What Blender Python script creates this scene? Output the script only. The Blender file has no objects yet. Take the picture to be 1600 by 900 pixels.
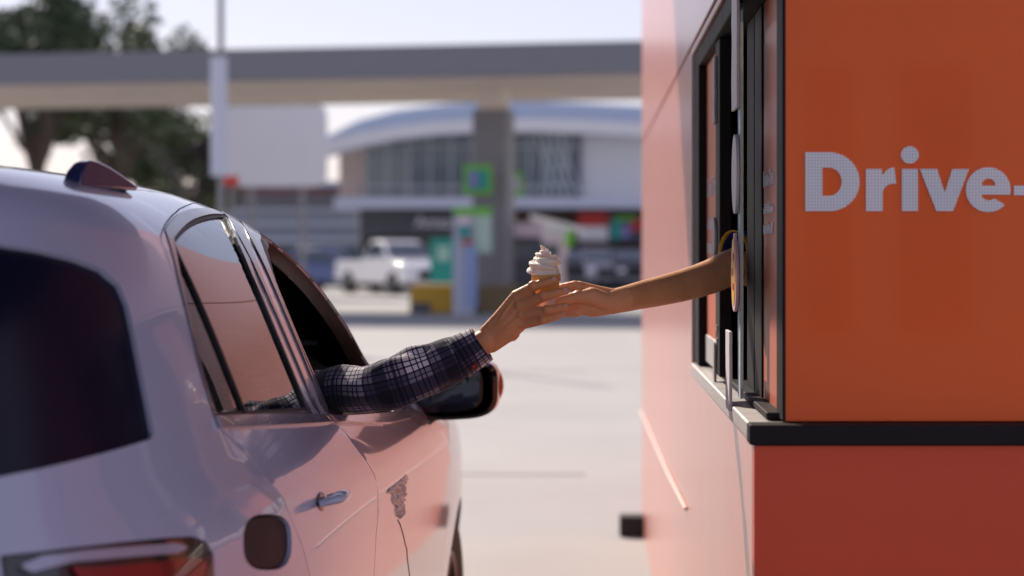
import bpy, bmesh, math, random
import numpy as np
from mathutils import Vector, Matrix, geometry
from mathutils.bvhtree import BVHTree
random.seed(7); np.random.seed(7)
S = bpy.context.scene
COL = S.collection
F, CX, CY, H = 3000.0, 915.0, 393.0, 1.42       # lens in photo pixels, vanishing point, eye height
def P(px, py, Y): return Vector(((px-CX)/F*Y, Y, H-(py-CY)/F*Y))
R = math.radians

# ------------------------------------------------------------------ materials
MATS = {}
def nt(m):
    m.use_nodes = True
    return m.node_tree.nodes, m.node_tree.links
def mat(name, col, rough=.5, metal=0, var=.12, scale=6, bump=0, bscale=60, coat=0, spec=.5, sss=0, trans=0, emit=None, estr=0, ior=1.45, stretch=(1,1,1)):
    if name in MATS: return MATS[name]
    m = bpy.data.materials.new(name); n, l = nt(m); b = n['Principled BSDF']
    b.inputs['Roughness'].default_value = rough; b.inputs['Metallic'].default_value = metal
    b.inputs['Coat Weight'].default_value = coat; b.inputs['Coat Roughness'].default_value = .04
    b.inputs['Specular IOR Level'].default_value = spec; b.inputs['IOR'].default_value = ior
    b.inputs['Transmission Weight'].default_value = trans
    if sss:
        b.inputs['Subsurface Weight'].default_value = sss
        b.inputs['Subsurface Radius'].default_value = (.012, .005, .003); b.inputs['Subsurface Scale'].default_value = 1
    tc = n.new('ShaderNodeTexCoord'); mp = n.new('ShaderNodeMapping'); mp.inputs['Scale'].default_value = stretch
    l.new(tc.outputs['Object'], mp.inputs['Vector'])
    no = n.new('ShaderNodeTexNoise'); no.inputs['Scale'].default_value = scale; no.inputs['Detail'].default_value = 6
    no.inputs['Roughness'].default_value = .6
    l.new(mp.outputs[0], no.inputs['Vector'])
    mx = n.new('ShaderNodeMix'); mx.data_type = 'RGBA'
    c = Vector(col)
    mx.inputs[6].default_value = (*(c*(1-var)), 1); mx.inputs[7].default_value = (*[min(1, v*(1+var)) for v in c], 1)
    l.new(no.outputs['Fac'], mx.inputs[0]); l.new(mx.outputs[2], b.inputs['Base Color'])
    if var > .05 and not trans:
        mr = n.new('ShaderNodeMapRange'); mr.inputs[3].default_value = max(0, rough-.08); mr.inputs[4].default_value = min(1, rough+.1)
        l.new(no.outputs['Fac'], mr.inputs[0]); l.new(mr.outputs[0], b.inputs['Roughness'])
    if bump:
        n2 = n.new('ShaderNodeTexNoise'); n2.inputs['Scale'].default_value = bscale; n2.inputs['Detail'].default_value = 5
        l.new(mp.outputs[0], n2.inputs['Vector'])
        bu = n.new('ShaderNodeBump'); bu.inputs['Strength'].default_value = bump; bu.inputs['Distance'].default_value = .004
        l.new(n2.outputs['Fac'], bu.inputs['Height']); l.new(bu.outputs[0], b.inputs['Normal'])
    if emit:
        b.inputs['Emission Color'].default_value = (*emit, 1); b.inputs['Emission Strength'].default_value = estr
    MATS[name] = m
    return m
def glassmat(name, tint, rough=.02):
    m = bpy.data.materials.new(name); n, l = nt(m)
    out = n['Material Output']; n.remove(n['Principled BSDF'])
    tr = n.new('ShaderNodeBsdfTransparent'); tr.inputs[0].default_value = (*tint, 1)
    gl = n.new('ShaderNodeBsdfGlossy'); gl.inputs['Roughness'].default_value = rough; gl.inputs[0].default_value = (.95, .97, 1, 1)
    fr = n.new('ShaderNodeFresnel'); fr.inputs[0].default_value = 1.52
    mx = n.new('ShaderNodeMixShader')
    ad = n.new('ShaderNodeMath'); ad.operation = 'ADD'; ad.inputs[1].default_value = .04; ad.use_clamp = True
    l.new(fr.outputs[0], ad.inputs[0]); l.new(ad.outputs[0], mx.inputs[0])
    l.new(tr.outputs[0], mx.inputs[1]); l.new(gl.outputs[0], mx.inputs[2]); l.new(mx.outputs[0], out.inputs[0])
    MATS[name] = m; return m

# ------------------------------------------------------------------ object helpers
def tag(o, label=None, cat=None, group=None, kind=None):
    if label: o['label'] = label
    if cat: o['category'] = cat
    if group: o['group'] = group
    if kind: o['kind'] = kind
    return o
def thing(name, loc, label, cat, group=None, rz=0):
    o = bpy.data.objects.new(name, None); COL.objects.link(o); o.location = loc; o.rotation_euler = (0, 0, rz)
    o.empty_display_size = .1
    return tag(o, label, cat, group)
class MB:
    """collects shapes and links them as one mesh"""
    def __init__(s): s.v = []; s.f = []; s.uv = None
    def add(s, vs, fs):
        k = len(s.v); s.v += [Vector(v) for v in vs]; s.f += [tuple(i+k for i in f) for f in fs]; return s
    def box(s, x0, x1, y0, y1, z0, z1):
        return s.add([(x0,y0,z0),(x1,y0,z0),(x1,y1,z0),(x0,y1,z0),(x0,y0,z1),(x1,y0,z1),(x1,y1,z1),(x0,y1,z1)],
                     [(0,3,2,1),(4,5,6,7),(0,1,5,4),(1,2,6,5),(2,3,7,6),(3,0,4,7)])
    def prism(s, pts, axis, a, b):
        """pts 2D polygon; axis 'y': (x,z) extruded in y; 'x': (y,z) extruded in x; 'z': (x,y) extruded in z"""
        n = len(pts)
        def mk(p, d): return {'y': (p[0], d, p[1]), 'x': (d, p[0], p[1]), 'z': (p[0], p[1], d)}[axis]
        vs = [mk(p, a) for p in pts]+[mk(p, b) for p in pts]
        fs = [tuple(range(n)), tuple(range(2*n-1, n-1, -1))]+[(i, i+n, (i+1) % n+n, (i+1) % n) for i in range(n)]
        return s.add(vs, fs)
    def tube(s, pts, rad, seg=10, fy=1.0, cap=True, up=Vector((0, 1, 0))):
        pts = [Vector(p) for p in pts]; n = len(pts)
        if not hasattr(rad, '__len__'): rad = [rad]*n
        vs, fs = [], []
        for i, p in enumerate(pts):
            d = (pts[min(i+1, n-1)]-pts[max(i-1, 0)]).normalized()
            b1 = d.cross(up)
            if b1.length < 1e-4: b1 = d.cross(Vector((1, 0, 0)))
            b1.normalize(); b2 = d.cross(b1).normalized()
            for k in range(seg):
                a = 2*math.pi*k/seg
                vs.append(p+b1*math.cos(a)*rad[i]+b2*math.sin(a)*rad[i]*fy)
        for i in range(n-1):
            for k in range(seg):
                k2 = (k+1) % seg
                fs.append((i*seg+k, i*seg+k2, (i+1)*seg+k2, (i+1)*seg+k))
        if cap: fs += [tuple(range(seg))[::-1], tuple(range((n-1)*seg, n*seg))]
        return s.add(vs, fs)
    def ball(s, c, r, seg=14, rot=None):
        if not hasattr(r, '__len__'): r = (r, r, r)
        c = Vector(c); vs, fs = [], []; m = seg//2
        for i in range(m+1):
            th = math.pi*i/m
            for k in range(seg):
                a = 2*math.pi*k/seg
                q = Vector((r[0]*math.sin(th)*math.cos(a), r[1]*math.sin(th)*math.sin(a), r[2]*math.cos(th)))
                if rot: q = rot @ q
                vs.append(c+q)
        for i in range(m):
            for k in range(seg):
                k2 = (k+1) % seg
                fs.append((i*seg+k, (i+1)*seg+k, (i+1)*seg+k2, i*seg+k2))
        return s.add(vs, fs)
    def lathe(s, prof, c, seg=32, axis='z'):
        vs, fs = [], []; c = Vector(c)
        for r, z in prof:
            for k in range(seg):
                a = 2*math.pi*k/seg
                q = Vector((r*math.cos(a), r*math.sin(a), z)) if axis == 'z' else Vector((z, r*math.cos(a), r*math.sin(a)))
                vs.append(c+q)
        for i in range(len(prof)-1):
            for k in range(seg):
                k2 = (k+1) % seg
                fs.append((i*seg+k, i*seg+k2, (i+1)*seg+k2, (i+1)*seg+k))
        return s.add(vs, fs)
    def build(s, name, m, parent=None, smooth=False, bevel=0, local=False, weld=False, keep=None):
        me = bpy.data.meshes.new(name)
        off = Vector((0, 0, 0))
        if parent is not None and not local:
            inv = wmat(parent).inverted(); vs = [inv @ v for v in s.v]
        else: vs = s.v
        me.from_pydata([tuple(v) for v in vs], [], s.f); me.validate()
        bm = bmesh.new(); bm.from_mesh(me)
        bmesh.ops.remove_doubles(bm, verts=bm.verts, dist=1e-6)
        bmesh.ops.recalc_face_normals(bm, faces=bm.faces); bm.to_mesh(me); bm.free()
        if smooth:
            for p in me.polygons: p.use_smooth = True
        o = bpy.data.objects.new(name, me); COL.objects.link(o)
        if m: me.materials.append(m)
        if parent is not None: o.parent = parent
        if bevel:
            b = o.modifiers.new('bevel', 'BEVEL'); b.width = bevel; b.segments = 3; b.limit_method = 'ANGLE'; b.harden_normals = False
            for p in me.polygons: p.use_smooth = True
            if hasattr(me, 'set_sharp_from_angle'): me.set_sharp_from_angle(angle=R(50))
        elif smooth and hasattr(me, 'set_sharp_from_angle'): me.set_sharp_from_angle(angle=R(smooth if smooth is not True else 60))
        return o
def wmat(o):
    m = Matrix.Translation(o.location) @ o.rotation_euler.to_matrix().to_4x4()
    return wmat(o.parent) @ m if o.parent else m
def copy_tree(o, parent=None):
    c = o.copy(); COL.objects.link(c)
    if parent: c.parent = parent
    for ch in list(o.children): copy_tree(ch, c)
    return c
def text_mesh(name, body, size, m, parent, M4, extrude=.0006, offset=0, spacing=1.0):
    cu = bpy.data.curves.new('lettering', 'FONT'); cu.body = body; cu.size = size; cu.extrude = extrude; cu.offset = offset
    cu.space_character = spacing; cu.resolution_u = 6
    t = bpy.data.objects.new('lettering', cu); COL.objects.link(t)
    dg = bpy.context.evaluated_depsgraph_get(); me = bpy.data.meshes.new_from_object(t.evaluated_get(dg))
    bpy.data.objects.remove(t); bpy.data.curves.remove(cu)
    me.name = name; me.transform(wmat(parent).inverted() @ M4 if parent else M4)
    me.materials.clear(); me.materials.append(m)
    o = bpy.data.objects.new(name, me); COL.objects.link(o)
    if parent: o.parent = parent
    return o
def remeshed(mb, name, voxel, smooth_it, m, parent):
    o = mb.build(name+'_src', None)
    r = o.modifiers.new('r', 'REMESH'); r.mode = 'VOXEL'; r.voxel_size = voxel; r.use_smooth_shade = True
    s = o.modifiers.new('s', 'SMOOTH'); s.factor = .5; s.iterations = smooth_it
    dg = bpy.context.evaluated_depsgraph_get(); dg.update()
    me = bpy.data.meshes.new_from_object(o.evaluated_get(dg)); bpy.data.objects.remove(o)
    me.name = name; me.transform(wmat(parent).inverted()) if parent else None
    me.materials.clear(); me.materials.append(m)
    for p in me.polygons: p.use_smooth = True
    o = bpy.data.objects.new(name, me); COL.objects.link(o); o.parent = parent
    return o
def chain(mb, pts, seg=16, fy=1.0):
    """tapered rounded limb through (point, radius) pairs"""
    for (a, ra), (b, rb) in zip(pts, pts[1:]):
        mb.tube([a, b], [ra, rb], seg, fy)
    for a, ra in pts: mb.ball(a, (ra, ra*fy, ra), seg)

# ------------------------------------------------------------------ camera, world, sun
cam = bpy.data.objects.new('camera', bpy.data.cameras.new('camera')); COL.objects.link(cam); S.camera = cam
cam.location = (0, 0, H); cam.rotation_euler = (R(90), 0, 0)
c = cam.data; c.sensor_width = 36; c.lens = 36*F/1600; c.shift_x = -(CX-800)/1600; c.shift_y = (CY-450)/1600
c.clip_end = 2000; c.clip_start = .05
c.dof.use_dof = True; c.dof.focus_distance = 3.88; c.dof.aperture_fstop = 2.6; c.dof.aperture_blades = 0
SUN_EL, SUN_AZ = R(38), R(31)          # azimuth from +Y towards -X
w = bpy.data.worlds.new("World"); S.world = w; w.use_nodes = True
n, l = w.node_tree.nodes, w.node_tree.links
sky = n.new('ShaderNodeTexSky'); sky.sky_type = 'NISHITA'; sky.sun_disc = False; sky.sun_elevation = SUN_EL; sky.sun_rotation = -SUN_AZ
sky.air_density = 1.2; sky.dust_density = .6; sky.ozone_density = 2.5
hz_ = n.new('ShaderNodeMix'); hz_.data_type = 'RGBA'; hz_.blend_type = 'MULTIPLY'; hz_.inputs[0].default_value = 1; hz_.inputs[7].default_value = (.98, .90, .94, 1)
hz2 = n.new('ShaderNodeMix'); hz2.data_type = 'RGBA'; hz2.inputs[0].default_value = .82; hz2.inputs[7].default_value = (1.50, 1.38, 1.74, 1)
l.new(sky.outputs[0], hz_.inputs[6]); l.new(hz_.outputs[2], hz2.inputs[6]); l.new(hz2.outputs[2], n['Background'].inputs[0]); n['Background'].inputs[1].default_value = .15
sl = bpy.data.lights.new('sun', 'SUN'); so = bpy.data.objects.new('sun', sl); COL.objects.link(so)
sl.energy = 2.6; sl.angle = R(.53); sl.color = (1, .90, .76)
tosun = Vector((-math.sin(SUN_AZ)*math.cos(SUN_EL), math.cos(SUN_AZ)*math.cos(SUN_EL), math.sin(SUN_EL)))
so.rotation_euler = tosun.to_track_quat('Z', 'Y').to_euler()
S.view_settings.view_transform = 'Standard'; S.view_settings.look = 'None'; S.view_settings.gamma = 1
S.view_settings.exposure = 1.22
S.render.engine = 'CYCLES'
# ------------------------------------------------------------------ setting
m_conc = mat('concrete', (.34, .33, .32), .8, var=.22, scale=.5, bump=.3, bscale=18)
m_kerb = mat('kerb concrete', (.4, .4, .4), .8, bump=.2)
g = MB().add([(-300, -150, 0), (300, -150, 0), (300, 900, 0), (-300, 900, 0)], [(0, 1, 2, 3)]).build('ground', m_conc)
tag(g, kind='structure')
m_shade = mat('canopy shade grey', (.20, .215, .24), .85, var=.2, scale=2, bump=.3)
tag(MB().add([(-60, 38.0, .004), (60, 36.0, .004), (60, 44.8, .004), (-60, 46.8, .004)], [(0, 1, 2, 3)]).build('shade_strip', m_shade), kind='structure')  # blue-grey sheet laid where the canopy's shadow falls on the concrete
m_joint = mat('joint filler', (.26, .255, .25), .9)
j = MB()
for y in (12.2, 22.6): j.box(-30, .0, y, y+.03, .001, .005)
for x in (-1.9, -7.0): j.box(x, x+.025, 4, 36, .001, .0055)
tag(j.build('joint_strip', m_joint), kind='structure')

# ------------------------------------------------------------------ drive-through building
m_wall = mat('coral painted panel', (.72, .085, .035), .36, var=.10, scale=3, bump=.04, bscale=25, coat=.45, spec=.2, stretch=(1, 1, .25))
m_wall.node_tree.nodes['Principled BSDF'].inputs['Coat IOR'].default_value = 1.45
m_wall.node_tree.nodes['Principled BSDF'].inputs['Coat Roughness'].default_value = .22
m_side = mat('coral panel paled for glare', (.62, .215, .160), .36, var=.10, scale=3, bump=.04, bscale=25, coat=.8, spec=.3, stretch=(1, 1, .25))  # the wall's coral lightened; grazing glare is put into this base colour
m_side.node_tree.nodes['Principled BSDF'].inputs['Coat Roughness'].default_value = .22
m_blk = mat('black window frame', (.020, .016, .018), .62, var=.2, spec=.15)
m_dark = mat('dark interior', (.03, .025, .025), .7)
m_sill = mat('pale metal sill', (.50, .46, .45), .45, metal=.3, var=.2, scale=14)
m_trimw = mat('pale trim', (.75, .62, .58), .5)
m_seam = mat('dark red seam', (.25, .04, .025), .6)
B = thing('drive_through_building', (.29, 3.31, 0), 'coral orange drive-through building with black framed serving window and glass corner', 'building')
XW, YC, YE, XS, YG = .29, 3.31, 9.9, .343, 3.345
wl = MB()
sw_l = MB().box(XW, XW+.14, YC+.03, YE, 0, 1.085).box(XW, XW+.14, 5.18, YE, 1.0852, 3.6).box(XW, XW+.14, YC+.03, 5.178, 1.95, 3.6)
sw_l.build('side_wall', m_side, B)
wl.box(XW+.0005, 6, YC, YC+.029, 0, 1.085)                     # lower front wall
wl.box(XW+.0005, XW+.14, YC, YC+.029, 1.95, 3.6)
wl.box(XW+.142, 6, YC, YC+.12, 2.6, 3.6)
wl.box(XW+.142, 6, YE-.14, YE, 0, 3.6); wl.box(5.86, 6, YC+.122, YE-.142, 0, 3.6)
wl.box(XW+.01, 5.99, YC+.01, YE-.01, 3.602, 3.72)
wl.build('wall', m_wall, B)
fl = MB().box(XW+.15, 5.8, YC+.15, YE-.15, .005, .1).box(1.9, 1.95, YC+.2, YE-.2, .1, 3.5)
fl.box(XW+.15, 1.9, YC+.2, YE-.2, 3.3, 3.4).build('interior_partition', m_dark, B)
s = MB().box(XW-.006, XS+.05, YC+.03, 5.176, 1.088, 1.12).build('window_sill', m_sill, B, bevel=.004)
s = MB().box(XW-.008, 6, YC-.012, YG+.015, 1.087, 1.122).build('front_ledge', m_blk, B, bevel=.003)
MB().box(XW-.003, XW-.0005, 3.32, YE, 1.975, 1.983).build('panel_seam', m_seam, B)
MB().tube([(XW-.006, 5.45, .69), (XW-.006, 6.6, .655), (XW-.006, 9.88, .60)], .005, 8).build('bounce_line', m_trimw, B, smooth=True)  # raised pale line standing in for light bounced along the wall
# side window set in the wall: jamb, lintel, posts, glass
fr = MB().box(XW+.004, XS+.05, 5.0, 5.175, 1.122, 1.948).box(XW+.004, XS+.05, 3.345, 4.998, 1.905, 1.948)
fr.box(XW+.03, XS+.05, 3.40, 4.998, 1.123, 1.135)
wf = fr.build('window_frame', m_blk, B, bevel=.003)
MB().box(XW-.004, XW+.02, 5.177, 5.192, 1.09, 1.962).box(XW-.004, XW+.002, 3.33, 5.176, 1.950, 1.964).build('window_trim', m_trimw, B)
MB().box(XS, XS+.05, 3.742, 4.08, 1.124, 1.903).build('wide_post', m_blk, B, bevel=.004)
MB().box(XS-.0015, XS+.004, 3.90, 3.905, 1.13, 1.9).build('post_groove', m_dark, B)
pa = MB().box(XW+.012, XW+.04, 4.33, 4.462, 1.136, 1.903).build('sliding_post', m_blk, B, bevel=.003)
bo = MB()
for z in (1.215, 1.245): bo.lathe([(0, 0), (.008, 0), (.008, .004), (0, .004)], (XW+.008, 4.38, z), 12, 'x')
bo.build('bolt', m_sill, pa)
# orange film with perforation dots behind glass
def filmmat(name, col, dotsz=.004, coat=.55):
    m = bpy.data.materials.new(name); n, l = nt(m); b = n['Principled BSDF']
    tc = n.new('ShaderNodeTexCoord'); vo = n.new('ShaderNodeTexVoronoi'); vo.inputs['Scale'].default_value = 1/dotsz; vo.inputs['Randomness'].default_value = 0
    l.new(tc.outputs['Object'], vo.inputs['Vector'])
    cr = n.new('ShaderNodeMapRange'); cr.inputs[1].default_value = .24; cr.inputs[2].default_value = .38
    l.new(vo.outputs['Distance'], cr.inputs[0])
    no = n.new('ShaderNodeTexNoise'); no.inputs['Scale'].default_value = 2.2; l.new(tc.outputs['Object'], no.inputs['Vector'])
    mx = n.new('ShaderNodeMix'); mx.data_type = 'RGBA'; mx.inputs[6].default_value = (*[v*.66 for v in col], 1); mx.inputs[7].default_value = (*col, 1)
    l.new(cr.outputs[0], mx.inputs[0])
    m2 = n.new('ShaderNodeMix'); m2.data_type = 'RGBA'; m2.blend_type = 'MULTIPLY'; m2.inputs[0].default_value = .22
    l.new(mx.outputs[2], m2.inputs[6]); l.new(no.outputs['Fac'], m2.inputs[7])
    l.new(m2.outputs[2], b.inputs['Base Color'])
    b.inputs['Roughness'].default_value = .45; b.inputs['Coat Weight'].default_value = coat; b.inputs['Coat Roughness'].default_value = .04; b.inputs['Specular IOR Level'].default_value = .25
    MATS[name] = m; return m
m_film = filmmat('orange perforated film', (1.0, .135, .016), coat=.34)
m_films = filmmat('matt orange film', (.66, .16, .07), coat=.1)
m_filmw = filmmat('white perforated film', (.90, .89, .96), dotsz=.0055)
fp = MB().box(XS+.006, 5.6, YG+.006, YG+.02, 1.124, 2.55).build('film_panel', m_film, B)

def letters(name, splines, m, parent, Y, depth):
    cu = bpy.data.curves.new(name, 'CURVE'); cu.dimensions = '2D'; cu.fill_mode = 'BOTH'; cu.extrude = depth
    for pts in splines:
        sp_2 = cu.splines.new('POLY'); sp_2.points.add(len(pts)-1); sp_2.use_cyclic_u = True
        for p_, (x, y) in zip(sp_2.points, pts):
            v = P(x, y, Y); p_.co = (v.x, v.z, 0, 1)
    t = bpy.data.objects.new(name, cu); COL.objects.link(t)
    dg = bpy.context.evaluated_depsgraph_get(); me = bpy.data.meshes.new_from_object(t.evaluated_get(dg)); bpy.data.objects.remove(t); bpy.data.curves.remove(cu)
    me.transform(wmat(parent).inverted() @ Matrix.Translation((0, Y, 0)) @ Matrix.Rotation(R(90), 4, 'X')); me.materials.clear(); me.materials.append(m); me.name = name
    o = bpy.data.objects.new(name, me); COL.objects.link(o); o.parent = parent; return o
def arc_(cx, cy, rx, ry, a0, a1, n=28): return [(cx+rx*math.cos(R(a0+(a1-a0)*k/n)), cy-ry*math.sin(R(a0+(a1-a0)*k/n))) for k in range(n+1)]
LT = [[(1258, 238), (1296, 238)]+arc_(1296, 284, 47, 46, 90, -90)+[(1258, 330)],
      [(1285, 262)]+[(1285, 306)]+arc_(1295, 284, 20, 22, -90, 90),
      [(1353, 264), (1378, 264), (1378, 273)]+arc_(1396, 280, 17, 18, 150, 85, 8)+[(1400, 287)]+arc_(1396, 302, 17, 15, 80, 180, 10)+[(1379, 330), (1353, 330)],
      [(1409, 264), (1434, 264), (1434, 330), (1409, 330)], arc_(1421.5, 242, 14, 13.5, 0, 350, 30),
      [(1437, 264), (1464, 264), (1476, 301), (1488, 264), (1514, 264), (1489, 330), (1463, 330)],
      arc_(1544, 296.5, 35, 35, -8, 318, 40)+[(1555, 311)]+arc_(1545, 301, 13, 12, -50, -165, 8)+[(1535, 304), (1578, 304)],
      [(1534, 290), (1555, 290)]+arc_(1544.5, 289, 10.5, 10, 0, 180, 12),
      [(1584, 290), (1612, 290), (1612, 305), (1584, 305)],
      [(1628, 264), (1640, 264), (1640, 244), (1664, 244), (1664, 264), (1678, 264), (1678, 283), (1664, 283), (1664, 330), (1640, 330), (1640, 283), (1628, 283)]]
letters('lettering', LT, m_filmw, fp, YG+.0045, .001)

MB().box(XS, XS+.0055, YG, YG+.105, 1.124, 2.58).box(XS+.006, 5.62, YG+.001, YG+.03, 2.552, 2.58).box(5.602, 5.64, YG+.001, YG+.03, 1.124, 2.55).build('corner_frame', m_blk, B, bevel=.003)
sp = MB().box(XS+.004, XS+.014, YG+.107, 3.740, 1.124, 1.903).build('side_film', m_films, B)
Rx = Matrix.Rotation(R(-90), 4, 'Z') @ Matrix.Rotation(R(90), 4, 'X')     # lettering on a wall facing -X
def side_text(par, x, y, z, wy):
    text_mesh('lettering', 'Drive-Thru', .052*wy, m_filmw, par, Matrix.Translation((x, y, z)) @ Rx, .0008, .0008)
    mk = MB(); rs = random.Random(4)                          # small unreadable strokes below it
    for row in range(2):
        yy = y-.01
        while yy > y-.22*wy:
            w_ = rs.uniform(.006, .02)*wy; z0 = z-(.062+.045*row)*wy; h_ = rs.uniform(.012, .026)*wy
            mk.box(x-.0012, x+.0004, yy-w_, yy, z0, z0+h_); yy -= w_+rs.uniform(.004, .01)*wy
    mk.build('lettering', m_filmw, par)
side_text(sp, XS+.003, 3.735, 1.545, .85)
sg = MB().box(XW+.026, XW+.032, 4.464, 4.998, 1.17, 1.903).build('sliding_panel', m_films, B)
side_text(sg, XW+.0255, 4.97, 1.56, 1.35)
MB().box(XW+.022, XW+.036, 4.464, 4.998, 1.136, 1.205).build('bottom_rail', m_sill, sg, bevel=.002)
m_pane = glassmat('window glass', (.85, .95, .97))
gp = MB().box(XW+.008, XW+.014, 3.70, 3.74, 1.136, 1.93).build('glass_pane', m_pane, B)
MB().box(XW+.0075, XW+.0145, 3.742, 3.748, 1.136, 1.93).build('pane_edge', mat('glass edge', (.45, .62, .7), .2), B)
# die-cut cards fixed on the pane and on the sliding post
m_cardw = mat('white card', (.68, .64, .66), .6, var=.1, scale=30); m_cardy = mat('yellow card', (.8, .42, .06), .5, var=.25, scale=25)
m_cardp = mat('pink card rim', (.75, .45, .48), .6); m_cardr = mat('red card mark', (.6, .08, .06), .5); m_cardg = mat('grey torn card', (.42, .38, .38), .7, var=.3, scale=30)
def card(outline, x, m, label, thick=.006, extra=None, grp=None):
    t = thing('promotional_card', (x, sum(p[0] for p in outline)/len(outline), min(p[1] for p in outline)), label, 'card', grp)
    MB().prism(outline, 'x', x-thick, x).build('card_board', m, t, bevel=.001)
    if extra: extra(t, x-thick)
    return t
def oval(cy, cz, ry, rz, n=28, wob=0): return [(cy+ry*math.cos(2*math.pi*k/n)*(1+wob*math.sin(5*k)), cz+rz*math.sin(2*math.pi*k/n)) for k in range(n)]
XP = XW+.007
def zz(py, Y): return H-(py-CY)/F*Y
def jag(y0, y1, z0, z1, j=.006, n=9):
    a = [(y0+random.uniform(-j, j), z0+(z1-z0)*k/n) for k in range(n+1)]; b = [(y1+random.uniform(-j, j), z1-(z1-z0)*k/n) for k in range(n+1)]
    return a+b
card(jag(3.70, 3.83, zz(170, 3.75), zz(-40, 3.75))[:], XP, m_cardw, 'ragged white card at the top of the serving window glass edge', grp=None)
card(oval(3.765, zz(272, 3.76), .065, .078), XP, m_cardw, 'white oval card on the serving window glass above the yellow one')
def deco(t, x):
    MB().prism(oval(3.775, zz(425, 3.77), .048, .066), 'x', x-.0012, x-.0002).build('yellow_face', m_cardy, t)
    q = MB()
    for dz, dy in ((.03, -.01), (.0, .012), (-.028, -.006)): q.prism(oval(3.775+dy, zz(425, 3.77)+dz, .018, .008, 12), 'x', x-.0024, x-.0014)
    q.build('red_mark', m_cardr, t)
    MB().prism([(3.755, zz(378, 3.77)), (3.785, zz(378, 3.77)), (3.782, zz(364, 3.77)), (3.758, zz(364, 3.77))], 'x', x, x+.005).build('card_tab', m_cardp, t)
card(oval(3.775, zz(430, 3.77), .066, .072, 28, .05), XP, m_cardp, 'yellow and pink oval card beside the server\'s elbow', extra=deco)
card(jag(3.73, 3.83, zz(640, 3.77), zz(517, 3.77), .004), XP-.012, m_cardw, 'narrow pale card strip standing below the yellow card over the sill')
card(jag(4.40, 4.465, zz(193, 4.43), zz(90, 4.43), .008), XW+.011, m_cardg, 'torn grey card at the top of the black sliding post')
card(oval(4.44, zz(370, 4.44), .045, .045), XW+.011, m_cardg, 'small round grey card half way up the black sliding post, above the arm')
card(jag(4.41, 4.45, zz(652, 4.43), zz(535, 4.43), .006), XW+.011, m_cardg, 'torn grey card strip at the foot of the black sliding post')
# roof over the drive-through lane (unseen; outline and navy set for the light)
m_cano = mat('navy light blocker', (.035, .045, .16), .6)
RF = thing('unseen_lane_roof', (-5.3, 5.3, 0), 'unseen flat roof over the drive-through lane, cut and coloured navy to shape the light', 'roof')
MB().box(-5.6, .28, -.8, 5.5, 3.25, 3.55).box(-.95, .28, 5.502, 7.45, 3.25, 3.55).build('roof_slab', m_cano, RF)
for y in (5.3, -.6): MB().box(-5.5, -5.3, y-.1, y+.1, 0, 3.25).build('roof_post', m_blk, RF)
# added wall, unseen beyond the left edge, keeps skylight off the car's rear
SW = thing('sky_blocker_wall', (-4.4, 0, 0), 'added unseen navy wall that darkens the rear of the car', 'wall')
MB().box(-4.5, -4.35, -.5, 4.6, 0, 2.7).build('wall_panel', m_cano, SW)
# wheel stop
W = thing('wheel_stop', (0.24, 9.62, 0), 'black rubber wheel stop on concrete at the end of the coral wall', 'wheel stop')
MB().prism([(9.53, .004), (9.72, .004), (9.69, .10), (9.56, .10)], 'x', .17, .62).build('rubber_block', mat('black rubber', (.02, .02, .022), .7), W, bevel=.006)
W.location.z = 0
# ------------------------------------------------------------------ the near car
def paintmat(name, col, rough=.28):
    m = mat(name, col, rough, var=.03, scale=2, coat=1, spec=.5)
    return m
m_paint = paintmat('white car paint with shade tint', (.43, .45, .61))  # white body; the shade's blue and darkening are put into the base colour
m_frame = mat('satin dark frame', (.075, .07, .10), .3, coat=.6)
m_seal = mat('rubber seal', (.012, .011, .015), .5)
m_inner = mat('car inner shell', (.015, .013, .014), .8)
m_chrome = mat('satin chrome', (.75, .74, .76), .16, metal=.9, var=.05)
m_gloss = mat('gloss black plastic', (.01, .01, .014), .12, coat=1)
m_tint = glassmat('tinted car glass', (.10, .10, .12), .015)
m_tintd = mat('dark rear glass', (.006, .007, .022), .22, var=.02, spec=.25)
m_clear = glassmat('windscreen glass', (.06, .065, .07), .02)
CR = thing('white_hatchback', (-1.385, 2.2, 0), 'white pearl hatchback waiting beside the serving window with its driver window open', 'car', rz=R(-2.6))
CM = wmat(CR); CMI = CM.inverted()
rows = np.array([ # z, half width, rear y, front y, exponent
 (.22,.76,.25,4.10,4.5),(.30,.82,.10,4.22,4.6),(.50,.865,.02,4.29,4.8),(.70,.882,.0,4.3,4.8),(.86,.888,.03,4.24,4.6),
 (.94,.882,.055,4.12,4.4),(1.00,.868,.08,3.80,4.2),(1.05,.843,.105,3.36,4.1),(1.09,.815,.13,3.10,4.0),(1.14,.79,.16,2.97,4.0),
 (1.25,.752,.24,2.78,4.0),(1.36,.705,.35,2.53,4.0),(1.45,.645,.45,2.27,3.8),(1.505,.58,.46,2.05,3.6),(1.545,.48,.50,1.85,3.4),
 (1.565,.35,.60,1.65,3.2),(1.577,.18,.75,1.45,3.0),(1.58,.01,.95,1.25,3.0)])
qq = np.concatenate([[0], np.cumsum(np.hypot(np.diff(rows[:, 0]), np.diff(rows[:, 1])))]); QM = qq[-1]
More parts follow.
